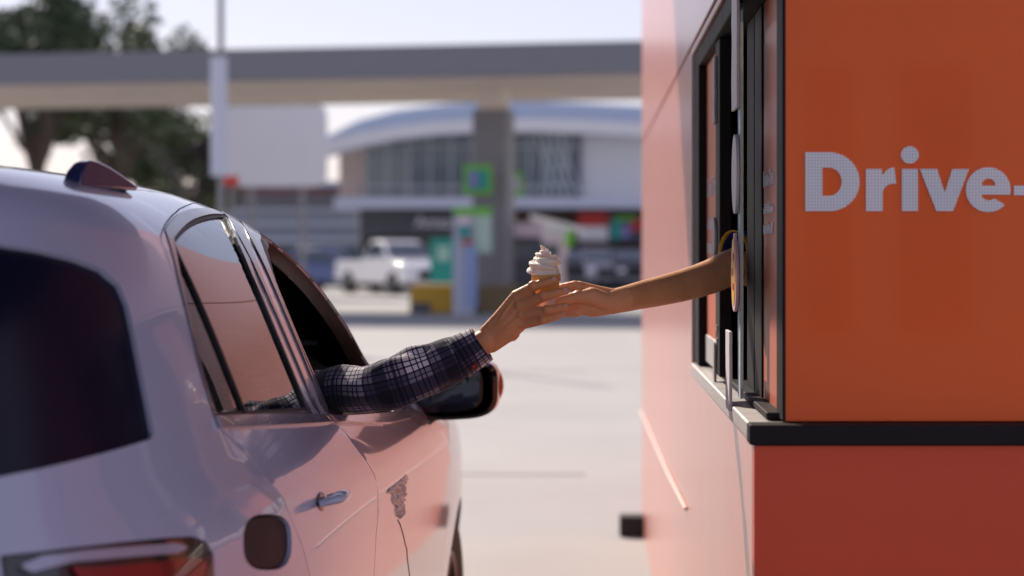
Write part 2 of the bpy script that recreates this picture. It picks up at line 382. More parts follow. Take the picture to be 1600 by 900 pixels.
def rowat(q):
    i = int(min(max(np.searchsorted(qq, q)-1, 0), len(qq)-2)); h = qq[i+1]-qq[i]; u = min(max((q-qq[i])/h, 0), 1)
    def sl(k):
        if k <= 0 or k >= len(qq)-1:
            a, b = (0, 1) if k <= 0 else (len(qq)-2, len(qq)-1)
            return (rows[b]-rows[a])/(qq[b]-qq[a])
        d0 = (rows[k]-rows[k-1])/(qq[k]-qq[k-1]); d1 = (rows[k+1]-rows[k])/(qq[k+1]-qq[k])
        return np.where(d0*d1 > 0, 2*d0*d1/(d0+d1+1e-12), 0)
    a, b = rows[i], rows[i+1]; m0, m1 = sl(i)*h, sl(i+1)*h
    return (2*u**3-3*u**2+1)*a+(u**3-2*u**2+u)*m0+(-2*u**3+3*u**2)*b+(u**3-u**2)*m1
aa = np.linspace(-math.pi/2, math.pi/2, 40001)
def sp_(v, e): return np.sign(v)*np.abs(v)**e
rx, ry = .87*np.abs(np.cos(aa))**(2/4.5), 2.15*sp_(np.sin(aa), 2/4.5)
tt = np.concatenate([[0], np.cumsum(np.hypot(np.diff(rx), np.diff(ry)))]); TM = tt[-1]
def SF(t, q):
    z, w_, r, f, n_ = rowat(q); a = np.interp(t, tt, aa)
    x = w_*abs(math.cos(a))**(2/n_); sn = math.sin(a)
    y = (r+f)/2+(f-r)/2*math.copysign(abs(sn)**(2/n_), sn)
    return Vector((x if x > 1e-4 else 0, y, z))
def SN(t, q, e=.004):
    t = min(max(t, e), TM-e); q = min(max(q, e), QM-e)
    n = (SF(t+e, q)-SF(t-e, q)).cross(SF(t, q+e)-SF(t, q-e))
    return n.normalized() if n.length > 0 else Vector((1, 0, 0))
def qz(z):
    lo, hi = 0, QM
    for _ in range(40):
        m_ = (lo+hi)/2
        if rowat(m_)[0] < z: lo = m_
        else: hi = m_
    return lo
def L2(y, z):                      # side point
    q = qz(z); _, w_, r, f, n_ = rowat(q); s = (y-(r+f)/2)/((f-r)/2); s = max(-1, min(1, s))
    a = math.copysign(math.asin(abs(s)**(n_/2)), s)
    return (float(np.interp(a, aa, tt)), q)
def E2(x, z, end=-1):              # rear or front end point
    q = qz(z); _, w_, r, f, n_ = rowat(q); a = end*math.acos(min(1, (x/w_)**(n_/2)))
    return (float(np.interp(a, aa, tt)), q)
# dense right half surface for ray casting
gt = np.unique(np.concatenate([np.linspace(0, TM, 110), np.linspace(0, 1.6, 90)])); gq = np.linspace(0, QM, 90)
gv = [SF(t, q) for q in gq for t in gt]; gu = [Vector((t, q, 0)) for q in gq for t in gt]; NT = len(gt)
gf = []
for j in range(len(gq)-1):
    for i in range(NT-1):
        a = j*NT+i; gf += [(a, a+1, a+NT+1), (a, a+NT+1, a+NT)]
bvh = BVHTree.FromPolygons(gv, gf)
def HIT(px, py):
    o = CMI @ Vector((0, 0, H)); d = (CMI.to_3x3() @ (P(px, py, 1)-Vector((0, 0, H)))).normalized()
    loc, nrm, idx, dist = bvh.ray_cast(o, d)
    if loc is None:
        loc, nrm, idx, dist = min((bvh.find_nearest(o+d*k*.02) for k in range(60, 320)), key=lambda h: h[3])
    f = gf[idx]; u = geometry.barycentric_transform(loc, *[gv[i] for i in f], *[gu[i] for i in f])
    e1 = d.cross(Vector((0, 0, 1))).normalized(); e2 = d.cross(e1); t, q = u.x, u.y; best = None
    def res(t, q): v = SF(t, q)-o; return v.dot(e1), v.dot(e2)
    for _ in range(7):                                  # settle exactly on the smooth surface
        r1, r2 = res(t, q); er = r1*r1+r2*r2
        if best is None or er < best[0]: best = (er, t, q)
        h_ = 1e-4; a1, a2 = res(t+h_, q); b1, b2 = res(t, q+h_)
        J11, J21, J12, J22 = (a1-r1)/h_, (a2-r2)/h_, (b1-r1)/h_, (b2-r2)/h_; D = J11*J22-J12*J21
        if abs(D) < 1e-5: break
        dt, dq = -(J22*r1-J12*r2)/D, -(-J21*r1+J11*r2)/D; k_ = min(1, .03/max(1e-9, math.hypot(dt, dq)))
        t = min(max(t+dt*k_, 0), TM); q = min(max(q+dq*k_, 0), QM)
    return (float(best[1]), float(best[2]))
def HS(*pp, st=14):
    out = []
    for a, b in zip(pp, pp[1:]):
        k = max(1, int(math.hypot(b[0]-a[0], b[1]-a[1])/st))
        out += [HIT(a[0]+(b[0]-a[0])*i/k, a[1]+(b[1]-a[1])*i/k) for i in range(k)]
    return out+[HIT(*pp[-1])]
def SS(*pp, k=4):                       # smooth curve through the points, then onto the body
    q = smoothp(list(pp), k); return [HIT(*p) for p in q]
def dens(poly, step=.02):
    out = []
    for a, b in zip(poly, poly[1:]+poly[:1]):
        k = max(1, int(math.hypot(b[0]-a[0], b[1]-a[1])/step))
        out += [(a[0]+(b[0]-a[0])*i/k, a[1]+(b[1]-a[1])*i/k) for i in range(k)]
    return out
def smoothp(pts, k=3, closed=False):       # Catmull-Rom through points
    out = []; n = len(pts)
    for i in range(n-1 if not closed else n):
        p = [pts[(i+d) % n] if closed else pts[min(max(i+d, 0), n-1)] for d in (-1, 0, 1, 2)]
        for s in range(k):
            u = s/k
            out.append(tuple(.5*((2*p[1][c])+(-p[0][c]+p[2][c])*u+(2*p[0][c]-5*p[1][c]+4*p[2][c]-p[3][c])*u*u+(-p[0][c]+3*p[1][c]-3*p[2][c]+p[3][c])*u**3) for c in (0, 1)))
    if not closed: out.append(pts[-1])
    return out
def area(p): return sum(a[0]*b[1]-b[0]*a[1] for a, b in zip(p, p[1:]+p[:1]))/2
def inset(poly, d):
    n = len(poly); s = 1 if area(poly) > 0 else -1; out = []
    for i in range(n):
        a, b, c_ = poly[i-1], poly[i], poly[(i+1) % n]
        e1 = Vector((b[0]-a[0], b[1]-a[1])); e2 = Vector((c_[0]-b[0], c_[1]-b[1]))
        if e1.length < 1e-9 or e2.length < 1e-9: out.append(b); continue
        n1 = Vector((-e1.y, e1.x)).normalized()*s; n2 = Vector((-e2.y, e2.x)).normalized()*s
        m_ = n1+n2; m_ = m_/max(m_.length_squared/2, .5)
        out.append((b[0]+m_.x*d, b[1]+m_.y*d))
    return out
def inpoly(px, py, poly):
    p = np.array(poly); x, y = np.asarray(px), np.asarray(py); c_ = np.zeros(x.shape, bool); j = len(p)-1
    for i in range(len(p)):
        cond = ((p[i, 1] > y) != (p[j, 1] > y)); dy = p[j, 1]-p[i, 1]; dy = dy if abs(dy) > 1e-12 else 1e-12
        c_ ^= cond & (x < (p[j, 0]-p[i, 0])*(y-p[i, 1])/dy+p[i, 0]); j = i
    return c_
def panel(outer, holes=(), off=0, lip=.0, grid=.045, fine=.02, bulge=None):
    """skin of the car bounded by outer, less holes; returns an MB in car space (right half)"""
    O = dens(outer, fine); Hs = [dens(h, fine) for h in holes]
    a = np.array(O); x0, y0 = a.min(0); x1, y1 = a.max(0)
    gx, gy = np.meshgrid(np.arange(x0+grid/2, x1, grid), np.arange(y0+grid/2, y1, grid)); gx, gy = gx.ravel(), gy.ravel()
    ok = inpoly(gx, gy, O)
    for h in Hs: ok &= ~inpoly(gx, gy, h)
    bp = np.array(O+[p for h in Hs for p in h])
    gx, gy = gx[ok], gy[ok]
    if len(gx):
        dm = np.sqrt(((gx[:, None]-bp[None, :, 0])**2+(gy[:, None]-bp[None, :, 1])**2).min(1)); gx, gy = gx[dm > grid*.4], gy[dm > grid*.4]
    pts = [Vector(p) for p in O]; edges = [(i, (i+1) % len(O)) for i in range(len(O))]
    for h in Hs:
        k = len(pts); pts += [Vector(p) for p in h]; edges += [(k+i, k+(i+1) % len(h)) for i in range(len(h))]
    pts += [Vector((u, v)) for u, v in zip(gx, gy)]
    vo, eo, fo, *_ = geometry.delaunay_2d_cdt(pts, edges, [], 0, 1e-6)
    va = np.array([(v.x, v.y) for v in vo]); ce = np.array([va[list(f)].mean(0) for f in fo])
    ok = inpoly(ce[:, 0], ce[:, 1], O)
    for h in Hs: ok &= ~inpoly(ce[:, 0], ce[:, 1], h)
    fo = [f for f, k in zip(fo, ok) if k]
    mb = MB(); V = []
    for v in vo:
        o_ = off+(bulge(v.x, v.y) if bulge else 0); V.append(SF(v.x, v.y)+SN(v.x, v.y)*o_)
    mb.add(V, fo)
    if lip:
        from collections import Counter
        cn = Counter(); dr = {}
        for f in fo:
            for i in range(len(f)):
                e = (f[i], f[(i+1) % len(f)]); cn[frozenset(e)] += 1; dr[frozenset(e)] = e
        k = len(mb.v); used = {}
        for s_, n_ in cn.items():
            if n_ == 1:
                i, j_ = dr[s_]
                if (va[i, 0] < 1e-5 and va[j_, 0] < 1e-5) or (va[i, 0] > TM-1e-5 and va[j_, 0] > TM-1e-5): continue
                for u in (i, j_):
                    if u not in used:
                        used[u] = len(mb.v); mb.v.append(V[u]-SN(vo[u].x, vo[u].y)*lip)
                mb.f.append((j_, i, used[i], used[j_]))
    return mb
def mirror(mb):
    m = MB(); m.v = [Vector((-v.x, v.y, v.z)) for v in mb.v]; m.f = [tuple(reversed(f)) for f in mb.f]; return m
def both(mb):
    m = mirror(mb); return MB().add(mb.v, mb.f).add(m.v, m.f)
def pbuild(mb, name, m, par, sharp=35, thick=0, both_sides=True, label=None):
    out = []
    for k, q in enumerate((mb, mirror(mb)) if both_sides else (mb,)):
        o = q.build(name, m, par, smooth=sharp, local=True)
        if thick: sd = o.modifiers.new('th', 'SOLIDIFY'); sd.thickness = thick; sd.offset = 0
        out.append(o)
    return out
Gp = .0022
ap_r = SS((269,372),(278,360),(293,346),(311,338),(331,334),(352,335), k=3)+HS((357,346),(380,398),(415,480),(450,565),(482,643),(440,646),(395,649),(338,652),(318,590),(300,515),(283,440),(272,388))
ap_f = SS((392,346),(425,360),(463,390),(500,428),(535,475),(566,530),(590,580),(612,612),(636,638), k=3)+HS((634,650),(575,653),(516,651),(496,600),(466,530),(428,438),(398,360))
BS = HS((368,321),(405,405),(450,505),(514,656),(540,676),(573,722))
tb = BS[-1]; yb = SF(*tb).y
BS += [L2(yb, .85), L2(yb-.01, .6), L2(yb-.03, .345)]
dr_top = SS((250,370),(256,352),(270,334),(290,321),(318,313),(345,315),(368,321), k=3)
DRr = HS((345,672),(395,722),(440,775),(470,848))
rr = [L2(1.08, .82), L2(1.14, .68), L2(1.2, .5), L2(1.24, .345)]
DR = dr_top[:-1]+BS+list(reversed(rr))+list(reversed(DRr))+HS((330,622),(308,550),(288,480),(268,415),(253,380))
df_top = SS((368,321),(402,331),(443,357),(490,404),(533,462),(568,518),(592,562), k=3)
FS = HS((616,598),(652,642))+[L2(2.93, 1.03), L2(3.0, .9), L2(2.98, .7), L2(2.86, .5), L2(2.78, .345)]
DF = df_top+FS+list(reversed(BS))[:-1]
# keep the two doors from sharing the same edge exactly: inset both
flap = [HIT(418+38*sp_(math.cos(a), .72), 847+44*sp_(math.sin(a), .72)) for a in np.linspace(0, 2*math.pi, 28, endpoint=False)]
tail = HS((0,868),(60,862),(120,855),(200,846),(262,840),(300,838),(322,846),(334,866),(335,900),(332,930),(318,952),(290,962),(200,968),(100,985),(0,1000))
t0 = [E2(.0, SF(*tail[-1]).z), E2(.0, SF(*tail[0]).z)]
rg = HS((0,745),(60,733),(120,719),(180,703),(236,686),(241,676),(232,630),(222,580),(210,520),(200,475),(186,443),(160,420),(120,404),(60,390),(0,381))
zb, zt = SF(*rg[0]).z, SF(*rg[-1]).z
print('CAR rg z', zb, zt, [tuple(round(v, 2) for v in SF(*p)) for p in rg[:6:5]], 'tail', tuple(SF(*tail[7])), tuple(SF(*tail[0])), 'BS', tuple(SF(*BS[3])), 'flap', tuple(SF(*flap[0])))
xe = SF(*rg[0]).x; xt = SF(*rg[-1]).x
rgp = [(0, qz(zb-.02)), E2(xe*.5, zb-.01)]+rg+[E2(xt*.5, zt+.01), (0, qz(zt+.015))]
xtl = SF(*tail[0]).x
tailp = tail
ws = [E2(.0, 1.17, 1), E2(.58, 1.19, 1), E2(.60, 1.23, 1), E2(.565, 1.44, 1), E2(.3, 1.485, 1), E2(.0, 1.495, 1)]
ws = [(min(p[0], TM), p[1]) for p in ws]
arc = lambda cy, cz, r_: [L2(cy+r_*math.cos(a), max(.225, cz+r_*math.sin(a))) for a in np.linspace(-.27, math.pi+.27, 26)]
AR, AF = arc(.72, .33, .375), arc(3.42, .33, .375)
full = [(0, 0), (TM, 0), (TM, QM), (0, QM)]
ext = lambda p: p
body = panel(full, [DR, DF, flap, tailp, rgp_ := [(p[0] if p[0] > 1e-6 else -0.01, p[1]) for p in rgp], [(p[0] if p[0] < TM-1e-6 else TM+.01, p[1]) for p in ws], AR, AF], 0, .014)
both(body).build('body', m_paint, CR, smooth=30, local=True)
inner = panel(full, [inset(ap_r, -.010), inset(ap_f, -.010), [(p[0] if p[0] > 1e-6 else -0.01, p[1]) for p in inset(rgp, -.004)], [(p[0] if p[0] < TM-1e-6 else TM+.01, p[1]) for p in ws], AR, AF], -.013, .004, .05, .018)
both(inner).build('inner_shell', m_inner, CR, smooth=60, local=True)
# doors
rd = panel(inset(DR, Gp), [inset(ap_r, -.018)], 0, .014, .04, .012)
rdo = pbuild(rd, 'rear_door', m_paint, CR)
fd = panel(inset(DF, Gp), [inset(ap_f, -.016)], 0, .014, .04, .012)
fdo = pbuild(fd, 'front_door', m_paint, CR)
for par2, ap, wd in ((rdo, ap_r, .018), (fdo, ap_f, .016)):
    fr_ = panel(inset(ap, -wd+.001), [inset(ap, .002)], .002, .006 if ap is ap_r else .016, .02, .012)
    for o, q in zip(par2, (fr_, mirror(fr_))): q.build('window_frame', m_frame, o, smooth=50, local=True)
for o, q in zip(rdo, (lambda s: (s, mirror(s)))(panel(inset(ap_r, .0025), [inset(ap_r, .009)], -.001, .005, .02, .012))): q.build('window_seal', m_seal, o, smooth=35, local=True)
for o, q in zip(fdo, (lambda s: (s, mirror(s)))(panel(inset(ap_f, .0025), [inset(ap_f, .022)], -.004, .03, .02, .012))): q.build('window_seal', m_seal, o, smooth=35, local=True)
gr_ = panel(inset(ap_r, .008), (), -.0045, 0, .026, .012)
for o, q in zip(rdo, (gr_, mirror(gr_))): q.build('window_glass', m_tint, o, smooth=60, local=True)
gf_ = panel(inset(ap_f, .015), (), -.014, 0, .03, .012)
mirror(gf_).build('window_glass', m_tint, fdo[1], smooth=60, local=True)
def ribbon(pts, half, off, th):     # raised strip along surface path
    mb = MB(); pts = [p for p in pts]
    vs = []
    for i, p in enumerate(pts):
        a, b = pts[max(i-1, 0)], pts[min(i+1, len(pts)-1)]; d = Vector((b[0]-a[0], b[1]-a[1])).normalized(); nn = Vector((-d.y, d.x))*half
        for sx, oo in ((-1, off-th), (-1, off), (1, off), (1, off-th)):
            t, q = p[0]+nn.x*sx, p[1]+nn.y*sx; vs.append(SF(t, q)+SN(t, q)*oo)
    fs = []
    for i in range(len(pts)-1):
        for k in range(4): fs.append((i*4+k, i*4+(k+1) % 4, i*4+4+(k+1) % 4, i*4+4+k))
    fs += [(3, 2, 1, 0), tuple(len(vs)-4+k for k in range(4))]
    return mb.add(vs, fs)
dv = dens(HS((267,373),(300,440),(335,520),(362,590),(385,650)), .02)[:-8]
dv = SS((267,373),(302,446),(334,520),(362,590),(385,649), k=5)
q_ = ribbon(dv, .0075, .001, .014)
for o, q in zip(rdo, (q_, mirror(q_))): q.build('window_divider', m_seal, o, smooth=30, local=True)
# black edges beside the pillar and pillar covers
pc = ribbon(SS((360,334),(392,402),(425,478),(460,560),(493,640), k=4), .012, .0035, .006)
for o, q in zip(rdo, (pc, mirror(pc))): q.build('pillar_cover', m_frame, o, smooth=30, local=True)
pc = ribbon(SS((381,342),(412,410),(445,490),(478,570),(506,640), k=4), .011, .0035, .006)
for o, q in zip(fdo, (pc, mirror(pc))): q.build('pillar_cover', m_frame, o, smooth=30, local=True)
m_belt = mat('belt moulding', (.34, .33, .40), .22, metal=.6, coat=.5)
bl = ribbon(dens(HS((338,661),(420,658),(511,656)), .03), .010, .008, .012)
for o, q in zip(rdo, (bl, mirror(bl))): q.build('belt_moulding', m_belt, o, smooth=30, local=True)
bl = ribbon(dens(HS((517,656),(560,659),(600,659),(632,652),(645,644)), .03), .010, .008, .012)
for o, q in zip(fdo, (bl, mirror(bl))): q.build('belt_moulding', m_belt, o, smooth=30, local=True)
# glass at both ends
both(panel([(max(0, p[0]), p[1]) for p in inset(rgp, -.012)], (), -.008, 0, .06)).build('rear_window', m_tintd, CR, smooth=60, local=True)
both(panel(ws, (), -.006, 0, .07)).build('windscreen', m_clear, CR, smooth=60, local=True)
# flap, tail lamp, handles
m_flap = mat('dark flap', (.012, .010, .02), .5, spec=.2)
pbuild(panel(inset(flap, .004), (), -.006, .008, .02, .01), 'fuel_flap', m_flap, CR, both_sides=False)
m_lens = mat('red lamp lens', (.22, .006, .012), .12, coat=1); m_lens.node_tree.nodes['Principled BSDF'].inputs['Emission Color'].default_value = (0, 0, 0, 1)
m_strip = mat('pale lamp strip', (.42, .42, .55), .2, metal=.3)
tl = pbuild(panel(inset(tailp, .003), (), .0, .012, .03, .012), 'tail_lamp', m_gloss, CR)
ln = panel(smoothp(HS((110,890),(180,886),(240,880),(300,872),(318,880),(316,915),(280,930),(150,940)), 3, True), (), .006, .008, .02, .01)
for o, q in zip(tl, (ln, mirror(ln))): q.build('lamp_lens', m_lens, o, smooth=40, local=True)
ln = panel(smoothp(HS((30,886),(60,872),(130,862),(210,855),(268,851),(286,857),(270,866),(200,872),(110,880),(45,896)), 3, True), (), .008, .008, .02, .01)
for o, q in zip(tl, (ln, mirror(ln))): q.build('lamp_strip', m_strip, o, smooth=40, local=True)
def handle(px, py, par, ln_=.12):
    t, q = HIT(px, py); c0 = SF(t, q); nn = SN(t, q); fw = Vector((0, 1, 0))
    fw = (fw-nn*fw.dot(nn)).normalized()
    for k in (0, 1):
        mb = MB(); pts = []; rd_ = []
        for i in range(17):
            u = i/16; pts.append(c0+fw*(u-.5)*ln_+nn*(.004+.030*min(1, math.sin(math.pi*u)*1.8)**.7)); rd_.append(.009+.007*math.sin(math.pi*u)**.5)
        mb.tube(pts, rd_, 16, .6, up=Vector((0, 0, 1)))
        cup = MB().ball(c0+nn*-.006-Vector((0, 0, .008)), (.010, .055, .026))
        for mm, nme, ma in ((mb, 'door_handle', m_paint), (cup, 'handle_cup', m_frame)):
            if k: mm = mirror(mm)
            mm.build(nme, ma, par[k], smooth=True, local=True)
handle(503, 783, rdo, .09); handle(612, 762, fdo, .07)
for o_ in list(fdo[0].children):
    if o_.name.startswith('door_handle') or o_.name.startswith('handle_cup'): bpy.data.objects.remove(o_)
# creased damage on the front door under the handle
t, q = HIT(622, 772); c0, nn = SF(t, q), SN(t, q)
NG = 26; vs = []; fs = []
for i in range(NG):
    for k in range(NG):
        u, v = k/(NG-1)*2-1, i/(NG-1)
        wd = (.13*(1-v)**.9+.008)*(1+.25*math.sin(v*19)); e_ = max(0, 1-max(abs(u)**3, abs(2*v-1)**6))
        vs.append(c0+Vector((0, u*wd+random.uniform(-.004, .004)+.03*v, .026-v*.085+random.uniform(-.003, .003)))+nn*(-.003+e_*random.uniform(.002, .017)))
for i in range(NG-1):
    for k in range(NG-1):
        a = i*NG+k; fs += [(a, a+1, a+NG+1), (a, a+NG+1, a+NG)]
MB().add(vs, fs).build('crumpled_patch', mat('torn chrome foil', (.80, .80, .84), .3, metal=.0, var=.3, scale=60), fdo[0], local=True)
yb2 = SF(*HIT(632, 830)).y
cr_ = ribbon(SS((621,812),(626,822),(633,850),(640,900), k=5), .0004, .0012, .003)
cr_.build('crack_line', m_seal, fdo[0], local=True)
# mirror
MR = CMI
def mloc(px, py, Y): return CMI @ P(px, py, Y)
def rrect(cx, cy, rx_, ry_, e=.6, n=36): return [(cx+rx_*sp_(math.cos(a), e), cy+ry_*sp_(math.sin(a), e)) for a in np.linspace(0, 2*math.pi, n, endpoint=False)]
def mirror_shell(cx, cy, rx_, ry_, prof):
    vs, fs = [], []
    for k, (sc, Y) in enumerate(prof):
        for (px, py) in rrect(cx, cy, rx_*sc, ry_*sc):
            dx = (px-cx)/rx_
            py2 = py - 9*dx*1 + (6 if py > cy else -2)*dx
            vs.append(mloc(px, py2, 4.86)+Vector((0, Y, 0)))
    n = 36
    for k in range(len(prof)-1):
        for i in range(n): fs.append((k*n+i, k*n+(i+1) % n, (k+1)*n+(i+1) % n, (k+1)*n+i))
    return vs, fs, n
vs, fs, n_ = mirror_shell(708, 612, 70, 44, [(.80, .012), (.90, -.004), (1.0, .0), (1.03, .03), (1.0, .07), (.85, .115), (.55, .145), (.1, .155)])
fs += [tuple(range(len(vs)-n_, len(vs)))]
mm = MB().add(vs, fs)
mirs = [MB().add(mm.v, mm.f).build('wing_mirror', m_gloss, CR, smooth=50, local=True), mirror(mm).build('wing_mirror', m_gloss, CR, smooth=50, local=True)]
vs, fs, n_ = mirror_shell(700, 612, 54, 33, [(1.0, .006), (.9, .003), (.5, .001)])
fs += [tuple(range(len(vs)-n_, len(vs)))]
m_mir = mat('mirror glass', (.045, .05, .07), .04, metal=1, var=0)
ml = MB().add(vs, fs)
for o, q in zip(mirs, (ml, mirror(ml))): q.build('mirror_glass', m_mir, o, smooth=50, local=True)
m_amber = mat('amber indicator lens', (.50, .07, .03), .15, coat=1)
ind = MB(); pr = []
for i in range(9):
    a = -1.05+i/8*1.75
    pr.append(mloc(714+64*math.cos(a)**.6 if math.cos(a) > 0 else 714, 604+38*math.sin(a), 4.86)+Vector((0, .045, 0)))
ind.tube(pr, [.006]+[.011]*7+[.006], 10)
for o, q in zip(mirs, (ind, mirror(ind))): q.build('indicator', m_amber, o, smooth=True, local=True)
arm = MB().add([mloc(622, 655, 4.86)+Vector((-.05, .0, 0)), mloc(684, 655, 4.86), mloc(648, 694, 4.86)+Vector((-.02, 0, 0)), mloc(630, 690, 4.86)+Vector((-.06, 0, 0)),
     mloc(622, 655, 4.86)+Vector((-.05, .09, 0)), mloc(684, 655, 4.86)+Vector((0, .09, 0)), mloc(648, 694, 4.86)+Vector((-.02, .09, 0)), mloc(630, 690, 4.86)+Vector((-.06, .09, 0))],
     [(0, 1, 2, 3), (7, 6, 5, 4), (0, 4, 5, 1), (1, 5, 6, 2), (2, 6, 7, 3), (3, 7, 4, 0)])
for o, q in zip(mirs, (arm, mirror(arm))): q.build('mirror_arm', m_gloss, o, bevel=.004, local=True)
# shark-fin and roof lip
m_fin = mat('dark blue fin', (.02, .025, .09), .3, coat=.8)
f0 = mloc(112, 280, 2.95)
fin = MB().prism([(0, -.01), (.012, .012), (.035, .030), (.065, .037), (.10, .036), (.15, .026), (.20, .012), (.27, -.008), (.27, -.02), (0, -.02)], 'x', -.02, .02)
fin.v = [v*.8 for v in fin.v]
fin.v = [Vector((v.x*(1-max(0, v.z)*12)+SF(*HIT(112, 282)).x+v.y*.15, v.y+SF(*HIT(112, 282)).y, v.z+SF(*HIT(112, 282)).z+.006)) for v in fin.v]
fin.build('roof_fin', m_fin, CR, bevel=.011, local=True)
# wheels
m_tyre = mat('tyre rubber', (.018, .018, .02), .8, bump=.3, bscale=90)
m_rim = mat('alloy rim', (.12, .12, .13), .4, metal=.6)
for sx in (1, -1):
    for y in (.72, 3.42):
        xo = .845*sx
        ty = MB().lathe([(.20, -.19*sx), (.30, -.2*sx), (.33, -.185*sx), (.335, -.1*sx), (.33, -.02*sx), (.30, 0), (.22, -.004*sx), (.20, -.03*sx), (.20, -.19*sx)], (xo, y, .335), 48, 'x').build('tyre', m_tyre, None, smooth=40, local=True)
        ty.name = 'wheel'; ty.parent = CR
        rm = MB().lathe([(.0, -.03*sx), (.04, -.02*sx), (.05, -.035*sx), (.05, -.06*sx)], (xo, y, .335), 24, 'x').lathe([(.215, -.006*sx), (.20, -.012*sx), (.195, -.16*sx), (.215, -.17*sx)], (xo, y, .335), 40, 'x')
        for k in range(5):
            a = 2*math.pi*k/5
            rm.tube([(xo-.045*sx, y+.04*math.cos(a), .335+.04*math.sin(a)), (xo-.02*sx, y+.2*math.cos(a), .335+.2*math.sin(a))], [.02, .026], 8, .5, up=Vector((1, 0, 0)))
        rm.build('rim', m_rim, ty, smooth=40, local=True)
        # arch liner
    for y in (.72, 3.42):
        MB().lathe([(.385, -.01*sx-.03*sx), (.385, -.3*sx), (.0, -.3*sx)], (.86*sx, y, .33), 40, 'x').build('arch_liner', m_inner, CR, smooth=40, local=True)
# cabin
m_seat = mat('maroon seat leather', (.085, .022, .018), .45, bump=.1)
cb = MB().box(-.72, .72, .5, 3.0, .25, .33).box(-.7, .7, 2.55, 2.9, .33, 1.10).box(-.68, .68, .25, .9, .33, .95)
cb.build('cabin_floor', m_inner, CR, local=True)
for x in (-.36, .36):
    for y, hh in ((1.75, 0), (.92, -.05)):
        st = MB().box(x-.24, x+.24, y, y+.5, .42, .56).build('car_seat', m_seat, CR, bevel=.05, local=True)
        bk = MB().prism([(y-.06, .5), (y+.10, .5), (y-.06, 1.10+hh), (y-.20, 1.10+hh)], 'x', x-.24, x+.24).build('backrest', m_seat, st, bevel=.05, local=True)
        MB().box(x-.13, x+.13, y-.25, y-.15, 1.14+hh, 1.32+hh).build('headrest', m_seat, st, bevel=.04, local=True)
sw = MB(); sw.tube([Vector((.36+.18*math.cos(a), 2.38+.06*math.sin(a), .93+.17*math.sin(a))) for a in np.linspace(0, 2*math.pi, 25)], .014, 8)
sw.tube([(.2, 2.4, .93), (.52, 2.4, .93)], .015, 8).tube([(.36, 2.38, .93), (.36, 2.62, .86)], .03, 8)
sw.build('steering_wheel', m_gloss, CR, smooth=True, local=True)
# maroon door lining seen through the open window
lin = panel(inset(DF, .03), [inset(ap_f, -.004)], -.038, .02, .05, .015)
for o, q in zip(fdo, (lin, mirror(lin))): q.build('door_lining', m_seat, o, smooth=60, local=True)
# ------------------------------------------------------------------ skin, cloth
def skinmat(name, col):
    m = mat(name, col, .42, var=.14, scale=22, sss=.12, spec=.45)
    n, l = m.node_tree.nodes, m.node_tree.links; b = n['Principled BSDF']; tc = next(x for x in n if x.type == 'TEX_COORD')
    wv = n.new('ShaderNodeTexVoronoi'); wv.inputs['Scale'].default_value = 330
    n2 = n.new('ShaderNodeTexNoise'); n2.inputs['Scale'].default_value = 75; n2.inputs['Detail'].default_value = 5
    l.new(tc.outputs['Object'], wv.inputs['Vector']); l.new(tc.outputs['Object'], n2.inputs['Vector'])
    ad = n.new('ShaderNodeMath'); ad.operation = 'MULTIPLY_ADD'; ad.inputs[1].default_value = .35
    l.new(wv.outputs['Distance'], ad.inputs[0]); l.new(n2.outputs['Fac'], ad.inputs[2])
    bu = n.new('ShaderNodeBump'); bu.inputs['Strength'].default_value = .5; bu.inputs['Distance'].default_value = .002
    l.new(ad.outputs[0], bu.inputs['Height']); l.new(bu.outputs[0], b.inputs['Normal'])
    return m
m_skin1 = skinmat('brown skin', (.68, .30, .140)); m_skin2 = skinmat('warm brown skin', (.79, .40, .205))
m_nail = mat('fingernail', (.62, .33, .27), .22, var=.05, coat=.3)
m_hair = mat('black hair', (.012, .009, .008), .45, bump=.6, bscale=150)
Y0 = 3.90
def K(px, py, dy=0): return P(px, py, Y0+dy/1000)
px_ = Y0/F
# ---- driver
DV = thing('person', (-1.02, 3.5, .5), 'driver in dark plaid shirt reaching out of the white car window', 'person')
h = MB()
W0 = [(760,521,-2,19),(762,530,0,20),(765,538,2,18)]
fing = [
 ([(762,522,0,15),(783,498,-8,14),(808,463,-14,10.6)], [(808,463,-14,10.4),(834,447.5,-39,7.9),(853,441,-46,6.9),(867.5,437,-44,6.3)]),
 ([(762,528,0,15),(788,504,-12,14),(813,478,-18,11.2)], [(813,478,-18,10.8),(850,463,-45,8.0),(870,457.5,-48,7.0),(884.5,454,-44,6.3)]),
 ([(765,533,0,15),(790,515,-12,13),(815,492,-17,11)], [(815,492,-17,10.2),(856,485,-44,7.6),(873,481,-45,6.6),(884,478.5,-41,5.9)]),
 ([(768,538,0,13.5),(795,523,-8,11),(816,506,-12,9.4)], [(816,506,-12,9.0),(849,500.5,-37,6.4),(868,495,-38,5.7),(880,489.5,-34,5.0)])]
for mc, fg in fing:
    chain(h, [(K(a, b, d), r*px_) for a, b, d, r in mc], 18, .72)
    chain(h, [(K(a, b, d), r*px_) for a, b, d, r in fg], 18, .95)
    a, b, d, r = fg[0]; h.ball(K(a-1, b-.5, d-2), r*px_*.95)                    # knuckle
    a, b, d, r = fg[1]; h.ball(K(a-1, b-1, d-2), (r*px_*1.12, r*px_*1.02, r*px_*1.08))
